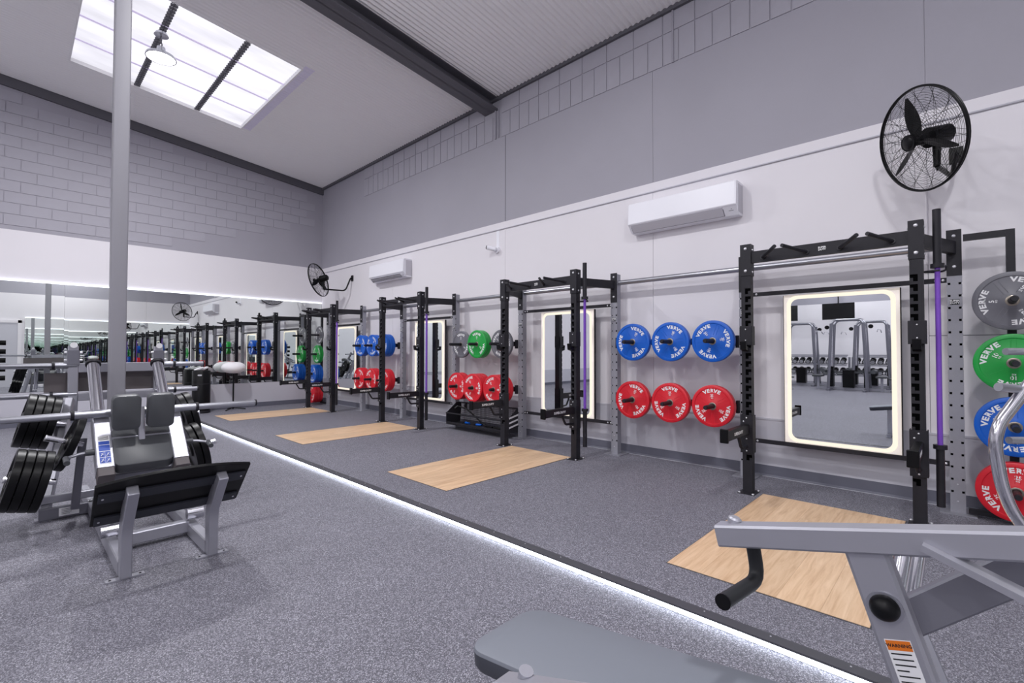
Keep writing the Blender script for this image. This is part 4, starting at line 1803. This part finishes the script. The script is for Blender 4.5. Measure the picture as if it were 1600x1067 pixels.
b = MB()
b.beam(Q(1.25, 0.455, 0.835), Q(1.25, -0.75, 1.112), 0.052, 0.052, None, 0.005)
arm = b.build('lever_arm', SILVER, rm_, smooth=False)
b = MB()
b.cyl(Q(1.262, 0.425, 0.868), Q(1.262, 0.422, 0.878), 0.016, 18)
b.cyl(Q(1.262, 0.422, 0.878), Q(1.262, 0.421, 0.882), 0.016, 18, 0.011)
b.build('end_bolt', SILVER, arm)
b = MB()
b.tube([Q(1.272, 0.385, 0.83), Q(1.284, 0.375, 0.735), Q(1.095, 0.392, 0.745)], 0.0165, 14, 0.05)
hd = b.build('grip_handle', GRIP, rm_)
b = MB()
b.cyl(Q(1.095, 0.392, 0.745), Q(1.091, 0.3922, 0.7452), 0.0175, 16)
b.build('grip_end', PLAST_B, hd)
b = MB()
b.beam(Q(1.262, 0.155, 0.88), Q(1.285, -0.13, G + 0.01), 0.05, 0.075, (1, 0, 0), 0.006)
post = b.build('front_post', SILVER, rm_, smooth=False)
pd = (Q(1.285, -0.13, G + 0.01) - Q(1.262, 0.155, 0.88)).normalized()
ps = Vector((0, 1, 0)) - pd * pd.y
ps.normalize()
nrm = pd.cross(ps).normalized()
if nrm.x > 0:
    nrm = -nrm
pm = frame_m(Q(1.262, 0.155, 0.88) + pd * 0.245 + nrm * 0.0255, ps * (-1), pd * -1)
if (pm.to_3x3() @ Vector((0, 0, 1))).dot(nrm) < 0:
    pm = frame_m(Q(1.262, 0.155, 0.88) + pd * 0.245 + nrm * 0.0255, ps, pd * -1)
b = MB()
b.box(-0.022, 0.022, -0.075, 0.075, 0, 0.0008, pm)
lb_ = b.build('warning_label', PRINT, post, smooth=False)
b = MB()
b.box(-0.0205, 0.0205, 0.055, 0.0735, 0.001, 0.0014, pm)
b.build('orange_band', ORANGE, lb_, smooth=False)
b = MB()
vs, fs = text_mesh('WARNING', 0.0088, 0.0002, 1.0, 0.0002)
b.add(vs, fs, pm @ Matrix.Translation((0, 0.064, 0.0016)))
for k in range(11):
    wdt = 0.017 if k % 4 != 3 else 0.010
    b.box(-0.018, -0.018 + 2 * wdt, 0.047 - 0.0105 * k, 0.0495 - 0.0105 * k, 0.001, 0.0014, pm)
b.build('small_print', INK, lb_, smooth=False)
b = MB()
bc = Q(1.262, 0.155, 0.88) + pd * 0.108
b.cyl(bc + nrm * 0.02, bc + nrm * 0.029, 0.031, 24)
b.build('axle_washer', BRUSHED, post)
b = MB()
mm = frame_m(bc + nrm * 0.029, ps, ps.cross(nrm) * -1)
prof = [(0.026 * math.cos(R(a)), 0.024 * math.sin(R(a))) for a in range(0, 91, 15)]
b.lathe([(max(p[0], 0.0004), p[1]) for p in prof], 24, frame_m(bc + nrm * 0.029, ps, nrm.cross(ps)), True, True)
b.build('axle_cap', PLAST_B, post)
b = MB()
b.beam(Q(1.225, 0.062, 0.925), Q(1.215, -0.10, 0.865), 0.05, 0.012, None, 0.0)
b.beam(Q(1.215, -0.10, 0.865), Q(1.215, -0.30, 0.86), 0.05, 0.012, None, 0.0)
b.build('gusset', SILVER, rm_, smooth=False)
b = MB()
b.beam(Q(1.30, 0.10, 0.735), Q(1.33, -0.09, 0.90), 0.03, 0.07, (1, 0, 0), 0.004)
b.build('brace', SILVER_D, rm_, smooth=False)
b = MB()
b.cyl(Q(1.70, 0.125, 0.745), Q(1.63, 0.14, 0.62), 0.021, 16)
b.cyl(Q(1.735, 0.10, 0.745), Q(1.66, 0.115, 0.60), 0.021, 16)
b.build('chrome_rod', CHROME, rm_)
b = MB()
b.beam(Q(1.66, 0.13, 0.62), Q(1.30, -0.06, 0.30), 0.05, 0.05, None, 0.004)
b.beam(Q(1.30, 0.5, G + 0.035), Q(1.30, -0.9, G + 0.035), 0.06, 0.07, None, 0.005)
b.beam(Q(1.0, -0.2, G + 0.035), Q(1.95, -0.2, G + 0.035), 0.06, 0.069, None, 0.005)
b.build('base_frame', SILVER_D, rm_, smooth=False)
b = MB()
b.tube([Q(1.99, -0.20, 1.33), Q(1.865, -0.068, 1.10), Q(1.858, -0.060, 1.045), Q(1.872, -0.072, 0.935), Q(1.89, -0.09, 0.865), Q(1.93, -0.13, 0.79), Q(1.93, -0.2, 0.04)], 0.0148, 16, 0.05)
bb = b.build('bent_bar', CHROME, rm_)
for p_, q_, r_ in ((Q(1.945, -0.088, 1.30), Q(2.10, -0.24, 1.30), 0.010), (Q(1.862, -0.069, 1.203), Q(1.96, -0.15, 1.19), 0.012), (Q(1.883, -0.088, 1.057), Q(1.99, -0.19, 1.055), 0.010)):
    b = MB()
    b.cyl(p_, q_, r_, 12)
    b.build('cross_grip', BRUSHED, bb)

# padded bench in front of it
bn = thing('padded_bench', 'slate grey padded bench end with silver frame at the bottom of the picture', 'bench', (1.1, 0.4, G))


def B_(x, y, z):
    return Vector((x - 1.1, y - 0.4, z - G))


dirp = Vector((0, -1, 0.14)).normalized()
org = B_(1.10, 1.095, 0.42)
pmx = frame_m(org, (1, 0, 0), dirp)
if (pmx.to_3x3() @ Vector((0, 0, 1))).z < 0:
    pmx = frame_m(org, (-1, 0, 0), dirp)
pts = [(0.155, 0.86), (-0.155, 0.86)]
for sx in (-1, 1):
    rng = range(0, 7) if sx < 0 else range(6, -1, -1)
    for k in rng:
        a = R(90 * k / 6)
        pts.append((sx * (0.155 - 0.07 + 0.07 * math.cos(a)), 0.07 - 0.07 * math.sin(a)))
n = len(pts)
prof = [(0.012, 0.0), (0.003, -0.005), (0.0, -0.014), (0.0, -0.05), (0.006, -0.062)]
cxp, cyp = 0, 0.43
vs, fs = [], []
for inset, zz in prof:
    for p in pts:
        ddx, ddy = p[0] / 0.155, (p[1] - cyp) / 0.43
        vs.append((p[0] - ddx * inset, p[1] - ddy * inset, zz))
for k in range(len(prof) - 1):
    fs += [(k * n + i, k * n + (i + 1) % n, (k + 1) * n + (i + 1) % n, (k + 1) * n + i) for i in range(n)]
fs += [tuple(range(n)), tuple((len(prof) - 1) * n + i for i in range(n - 1, -1, -1))]
b = MB()
b.add(vs, fs, pmx)
pd_ = b.build('pad', PAD_G, bn)
pd_.data.materials.append(PAD_E)
for p in pd_.data.polygons:
    if p.index >= 2 * n and p.index < 4 * n:
        p.material_index = 1
b = MB()
b.beam(B_(0.615, 0.60, 0.692), B_(0.615, -0.2, 0.975), 0.05, 0.05, None, 0.006)
fr = b.build('side_arm', SILVER, bn, smooth=False)
b = MB()
b.cyl(B_(0.628, 0.565, 0.7245), B_(0.627, 0.56, 0.742), 0.013, 16)
b.build('end_bolt', SILVER, fr)
b = MB()
b.beam(B_(0.615, 0.05, 0.86), B_(0.615, 0.05, G + 0.01), 0.05, 0.05, None, 0.004)
b.beam(B_(0.615, 0.05, G + 0.035), B_(1.15, 0.05, G + 0.035), 0.05, 0.05, None, 0.004)
b.build('stand', SILVER, bn, smooth=False)
for yy, zt in ((0.85, 0.385), (0.36, 0.455)):
    b = MB()
    b.beam(B_(1.10, yy, G + 0.05), B_(1.10, yy, zt), 0.05, 0.05, None, 0.004)
    b.beam(B_(0.92, yy, G + 0.03), B_(1.24, yy, G + 0.03), 0.05, 0.05, None, 0.004)
    b.build('leg', SILVER, bn, smooth=False)

# ------------------------------------------------------------------ small things by the mirrored wall
t = thing('waste_bin', 'tall black cylindrical waste bin in front of the mirrored wall', 'bin', (2.735, 11.55, 0))
b = MB()
b.lathe([(0.16, 0.0), (0.165, 0.005), (0.165, 0.87), (0.16, 0.88), (0.12, 0.87), (0.12, 0.84), (0.0, 0.84)], 32, None, True, False)
b.build('body', PLAST_B, t)
b = MB()
b.lathe([(0.167, 0.02), (0.167, 0.05), (0.165, 0.05)], 32, None, False, False)
b.lathe([(0.1665, 0.60), (0.1665, 0.615)], 32, None, False, False)
b.build('band', BLACK, t)
b = MB()
m = frame_m((-0.066, -0.1525, 0.79), (0.916, -0.40, 0), (0, 0, 1))
b.prism(rrect(0, 0, 0.075, 0.03, 0.014, 4), 0, 0.003, 'z')
bb = MB()
bb.add(b.v, b.f, m)
bb.build('handle_slot', W_DADO, t, smooth=False)
for i, (x, y, a, lb2) in enumerate(((2.685, 11.535, 20, 'left'), (2.79, 11.60, 20, 'right'))):
    b = MB()
    b.prism([(-0.09, 0.0), (-0.02, 0.0), (0.07, 0.035), (0.085, 0.06), (0.07, 0.072), (0.03, 0.06), (-0.09, 0.02)], -0.035, 0.035, 'y')
    o = b.build('folded_cloth', TOWEL, None, bevel=0.008)
    o.location = (x, y, 0.889)
    o.rotation_euler = (0, 0, R(a))
    tag(o, 'folded white cloth lying on the black bin, %s one' % lb2, 'cloth', 'cloths on the bin')

t = thing('cushion_stand', 'white padded oval cushion on a thin black stand by the mirrored wall', 'stand', (3.358, 11.62, 0))
b = MB()
prof = []
for k in range(0, 13):
    a = R(-90 + 15 * k)
    prof.append((max(0.0005, 0.24 * math.cos(a) ** 0.8 if math.cos(a) > 0 else 0.0005), 0.125 * math.sin(a)))
b.lathe(prof, 32, Matrix.Translation((0, 0, 0.925)))
b.build('cushion', TOWEL, t)
b = MB()
b.cyl((0, 0, 0.02), (0, 0, 0.81), 0.016, 12)
b.build('pole', PLAST_B, t)
for k in range(3):
    b = MB()
    a = R(100 + 120 * k)
    b.tube([(0, 0, 0.05), (0.10 * math.cos(a), 0.10 * math.sin(a), 0.035), (0.24 * math.cos(a), 0.24 * math.sin(a), 0.012)], 0.011, 8)
    b.build('foot', PLAST_B, t)

# ------------------------------------------------------------------ the rest of the gym, seen in the mirrors
def cable_tower(loc, rz, lab):
    t = thing('cable_tower', lab, 'exercise machine', loc, R(rz), 'cable towers')
    for sx in (-1, 1):
        for sy in (-1, 1):
            b = MB()
            b.beam((sx * 0.55, sy * 0.33, 0), (sx * 0.45, sy * 0.28, 2.3), 0.09, 0.07, None, 0.006)
            b.build('post', SILVER_D, t, smooth=False)
        b = MB()
        for k in range(14):
            b.box(sx * 0.48 - 0.05, sx * 0.48 + 0.05, -0.13, 0.13, 0.12 + 0.05 * k, 0.165 + 0.05 * k)
        o = b.build('weight_stack', RUBBER, t, smooth=False)
        o['kind'] = 'stuff'
        b = MB()
        for yy in (-0.1, 0.1):
            b.cyl((sx * 0.48, yy, 0.1), (sx * 0.48, yy, 2.2), 0.012, 8)
        b.build('guide_rod', CHROME, t)
        b = MB()
        b.cyl((sx * 0.62, -0.02, 2.18), (sx * 0.62, 0.02, 2.18), 0.07, 16)
        b.build('pulley', PLAST_B, t)
    b = MB()
    pts = [(-0.46, 0, 2.25), (-0.36, 0, 2.42), (0.36, 0, 2.42), (0.46, 0, 2.25)]
    b.tube([(p[0], -0.28, p[2]) for p in pts], 0.035, 10, 0.1)
    b.tube([(p[0], 0.28, p[2]) for p in pts], 0.035, 10, 0.1)
    b.beam((-0.36, -0.3, 2.42), (-0.36, 0.3, 2.42), 0.06, 0.06)
    b.beam((0.36, -0.3, 2.42), (0.36, 0.3, 2.42), 0.06, 0.06)
    b.build('top_frame', BRUSHED, t)
    for sx in (-1, 1):
        b = MB()
        b.beam((sx * 0.5, -0.7, 0.03), (sx * 0.5, 0.7, 0.03), 0.08, 0.06)
        b.build('base', SILVER_D, t, smooth=False)
    b = MB()
    b.box(0.75, 1.05, -0.25, 0.25, 0.45, 0.52)
    b.box(-1.05, -0.75, -0.25, 0.25, 0.45, 0.52)
    b.build('seat', PAD, t, smooth=False, bevel=0.02)
    b = MB()
    b.beam((0.9, 0, 0.45), (0.9, 0, 0.0), 0.07, 0.07)
    b.beam((-0.9, 0, 0.45), (-0.9, 0, 0.0), 0.07, 0.07)
    b.beam((-0.95, 0, 0.06), (0.95, 0, 0.06), 0.08, 0.08)
    b.build('seat_post', SILVER, t, smooth=False)
    b = MB()
    b.tube([(0.85, -0.55, 1.98), (0.85, -0.35, 2.06), (0.85, 0.35, 2.06), (0.85, 0.55, 1.98)], 0.014, 8, 0.05)
    b.tube([(-0.85, -0.55, 1.98), (-0.85, -0.35, 2.06), (-0.85, 0.35, 2.06), (-0.85, 0.55, 1.98)], 0.014, 8, 0.05)
    b.build('pull_down_bar', CHROME, t)
    b = MB()
    b.cyl((0.70, -0.28, 0.66), (0.70, 0.28, 0.66), 0.07, 14)
    b.cyl((-0.70, -0.28, 0.66), (-0.70, 0.28, 0.66), 0.07, 14)
    b.beam((-0.70, 0, 0.62), (0.70, 0, 0.62), 0.06, 0.06)
    b.build('thigh_roller', PAD, t)
    b = MB()
    b.box(-0.16, 0.16, -0.14, 0.14, 0.10, 0.70)
    b.build('stack_cover', RUBBER, t, smooth=False)
    return t


tl = ['silver cable tower with two seats, centre of the nearest lit mirror', 'silver cable tower behind, left in the nearest lit mirror', 'silver cable tower at the side, right in the nearest lit mirror', 'silver cable tower facing the second rack, seen in its mirror', 'silver cable tower at the rear of the gym, seen in the third mirror', 'silver cable tower close behind the central one, left in the nearest mirror', 'silver cable tower close behind the central one, right in the nearest mirror']
for (loc, rz), lab in zip((((-9.2, 2.85, G), 90), ((-11.0, 6.9, G), 90), ((-11.0, 0.15, G), 90), ((-7.4, 7.2, G), 90), ((-9.0, 10.2, G), 90), ((-11.0, 4.65, G), 90), ((-11.0, 2.4, G), 90)), tl):
    cable_tower(loc, rz, lab)


def make_bench():
    t = thing('flat_bench', '', 'bench')
    b = MB()
    b.box(-0.60, 0.60, -0.14, 0.14, 0.40, 0.46)
    b.build('pad', PAD, t, smooth=False, bevel=0.02)
    b = MB()
    b.beam((-0.5, 0, 0.37), (0.5, 0, 0.37), 0.06, 0.06)
    b.build('spine', SILVER, t, smooth=False)
    for sx in (-1, 1):
        b = MB()
        b.beam((sx * 0.42, 0, 0.36), (sx * 0.5, 0, 0.03), 0.05, 0.05)
        b.beam((sx * 0.5, -0.28, 0.025), (sx * 0.5, 0.28, 0.025), 0.05, 0.05)
        b.build('leg', SILVER, t, smooth=False)
    return t


fb = make_bench()
used = []
for (x, y, a), lab in zip(((-8.2, 4.9, 60), (-9.3, 1.2, 80), (-6.2, 5.6, 20), (-5.2, 8.9, 70)),
                          ('grey flat bench between the cable towers, in the nearest lit mirror', 'grey flat bench by the dumbbells, in the nearest lit mirror', 'grey flat bench nearest the second rack mirror', 'grey flat bench in the far part of the gym')):
    place(fb, used, (x, y, G), lab, 'flat benches', (0, 0, R(a)))


def dumbbell_rack(x, y0, n, lab):
    t = thing('dumbbell_rack', lab, 'dumbbell rack', (x, y0, G), 0, 'dumbbell racks')
    Lr = n * 0.24
    for s_ in (-0.06, Lr + 0.06):
        b = MB()
        b.beam((0.25, s_, 0.03), (-0.30, s_, 0.03), 0.07, 0.06)
        b.beam((-0.10, s_, 0.03), (-0.25, s_, 1.1), 0.07, 0.07)
        b.build('end_frame', SILVER_D, t, smooth=False)
    for tz, tx in ((0.42, 0.10), (0.82, -0.10), (1.15, -0.24)):
        for dx, dz in ((0.09, -0.03), (-0.09, 0.03)):
            b = MB()
            b.beam((tx + dx, 0, tz + dz), (tx + dx, Lr, tz + dz), 0.05, 0.05)
            b.build('rail', SILVER, t, smooth=False)
    return t


def make_db():
    t = thing('dumbbell', '', 'dumbbell')
    b = MB()
    b.cyl((-0.06, 0, 0), (0.06, 0, 0), 0.016, 12)
    b.build('handle', CHROME, t)
    for s_ in (-1, 1):
        b = MB()
        b.cyl((s_ * 0.06, 0, 0), (s_ * 0.17, 0, 0), 0.095, 16)
        hd_ = b.build('head', RUBBER, t)
        b = MB()
        b.cyl((s_ * 0.1705, 0, 0), (s_ * 0.173, 0, 0), 0.074, 16)
        b.build('end_disc', ZINC, hd_)
    return t


ORDN = ['first', 'second', 'third', 'fourth', 'fifth', 'sixth', 'seventh', 'eighth', 'ninth', 'tenth', 'eleventh', 'twelfth', 'thirteenth']
db0 = make_db()
used = []
for rk, (x, y0, n) in enumerate(((-12.2, 0.0, 13), (-12.2, 3.35, 13), (-12.2, 6.7, 13))):
    dumbbell_rack(x, y0, n, ['silver dumbbell rack on the opposite wall, right in the nearest lit mirror', 'silver dumbbell rack on the opposite wall, left in the nearest lit mirror', 'silver dumbbell rack on the opposite wall, seen in the second rack mirror'][rk])
    for ti, (tz, tx) in enumerate(((0.42, 0.10), (0.82, -0.10))):
        for k in range(n):
            place(db0, used, (x + tx, y0 + 0.12 + 0.24 * k, G + tz + 0.145), 'black dumbbell, %s from the right end, %s tier of the %s dumbbell rack' % (ORDN[k], ('lower', 'upper')[ti], ('first', 'middle', 'farthest')[rk]),
                  'dumbbells on the %s tier of rack %s' % (('lower', 'upper')[ti], ('one', 'two', 'three')[rk]), (0, R(18), 0))

for y, z, lab in ((3.72, 2.62, 'black television hanging over the gym, centre of the nearest lit mirror'), (5.75, 2.62, 'black television hanging over the gym, left edge of the nearest lit mirror'), (9.0, 2.62, 'black television hanging over the far part of the gym')):
    t = thing('television', lab, 'television', (-12.9, y, z + 0.335), 0, 'televisions')
    b = MB()
    b.box(-0.02, 0.02, -0.56, 0.56, -0.335, 0.335)
    b.build('screen', SCREEN, t, smooth=False)
    b = MB()
    b.box(0.0205, 0.022, -0.545, 0.545, -0.32, 0.32)
    b.build('glass', SCREEN, t, smooth=False)
    b = MB()
    b.cyl((-0.05, 0, 0.0), (-0.05, 0, ceil_z(-12.35) - z - 0.335), 0.025, 10)
    b.build('hanging_pole', BLACK, t)

# rack of fixed barbells and a leg press seen in the end mirror
t = thing('barbell_rack', 'tall rack of fixed barbells seen at the left edge of the end mirror', 'barbell rack', (-0.75, 3.9, G))
for s_ in (-1, 1):
    b = MB()
    b.beam((s_ * 0.42, 0.2, 0.0), (s_ * 0.42, -0.05, 1.75), 0.06, 0.06)
    b.beam((s_ * 0.42, -0.35, 0.03), (s_ * 0.42, 0.35, 0.03), 0.06, 0.06)
    b.build('end_frame', SILVER, t, smooth=False)
for k in range(5):
    z = 0.55 + 0.25 * k
    tb = thing('fixed_barbell', 'fixed barbell, %s on the barbell rack in the end mirror' % ['lowest', 'second from bottom', 'middle', 'second from top', 'topmost'][k], 'barbell', (-0.75, 3.9 + 0.15 - 0.036 * k, G + z), 0, 'fixed barbells')
    b = MB()
    b.cyl((-0.5, 0.06, 0), (0.5, 0.06, 0), 0.015, 10)
    b.build('shaft', CHROME, tb)
    for s_ in (-1, 1):
        b = MB()
        b.cyl((s_ * 0.46, 0.06, 0), (s_ * 0.62, 0.06, 0), 0.07, 16)
        b.build('head', RUBBER, tb)

# tiny fittings and print that nobody would pick apart singly
for o in list(bpy.data.objects):
    if o.name.split('.')[0] in ('bracket_bolts', 'floor_bolts', 'rail_bolts', 'rivets', 'bolts', 'bolt_holes', 'small_print', 'blue_print', 'white_figures', 'sleeve_bolts', 'lettering', 'chevron_stripes', 'wire_mesh_back'):
        o['kind'] = 'stuff'
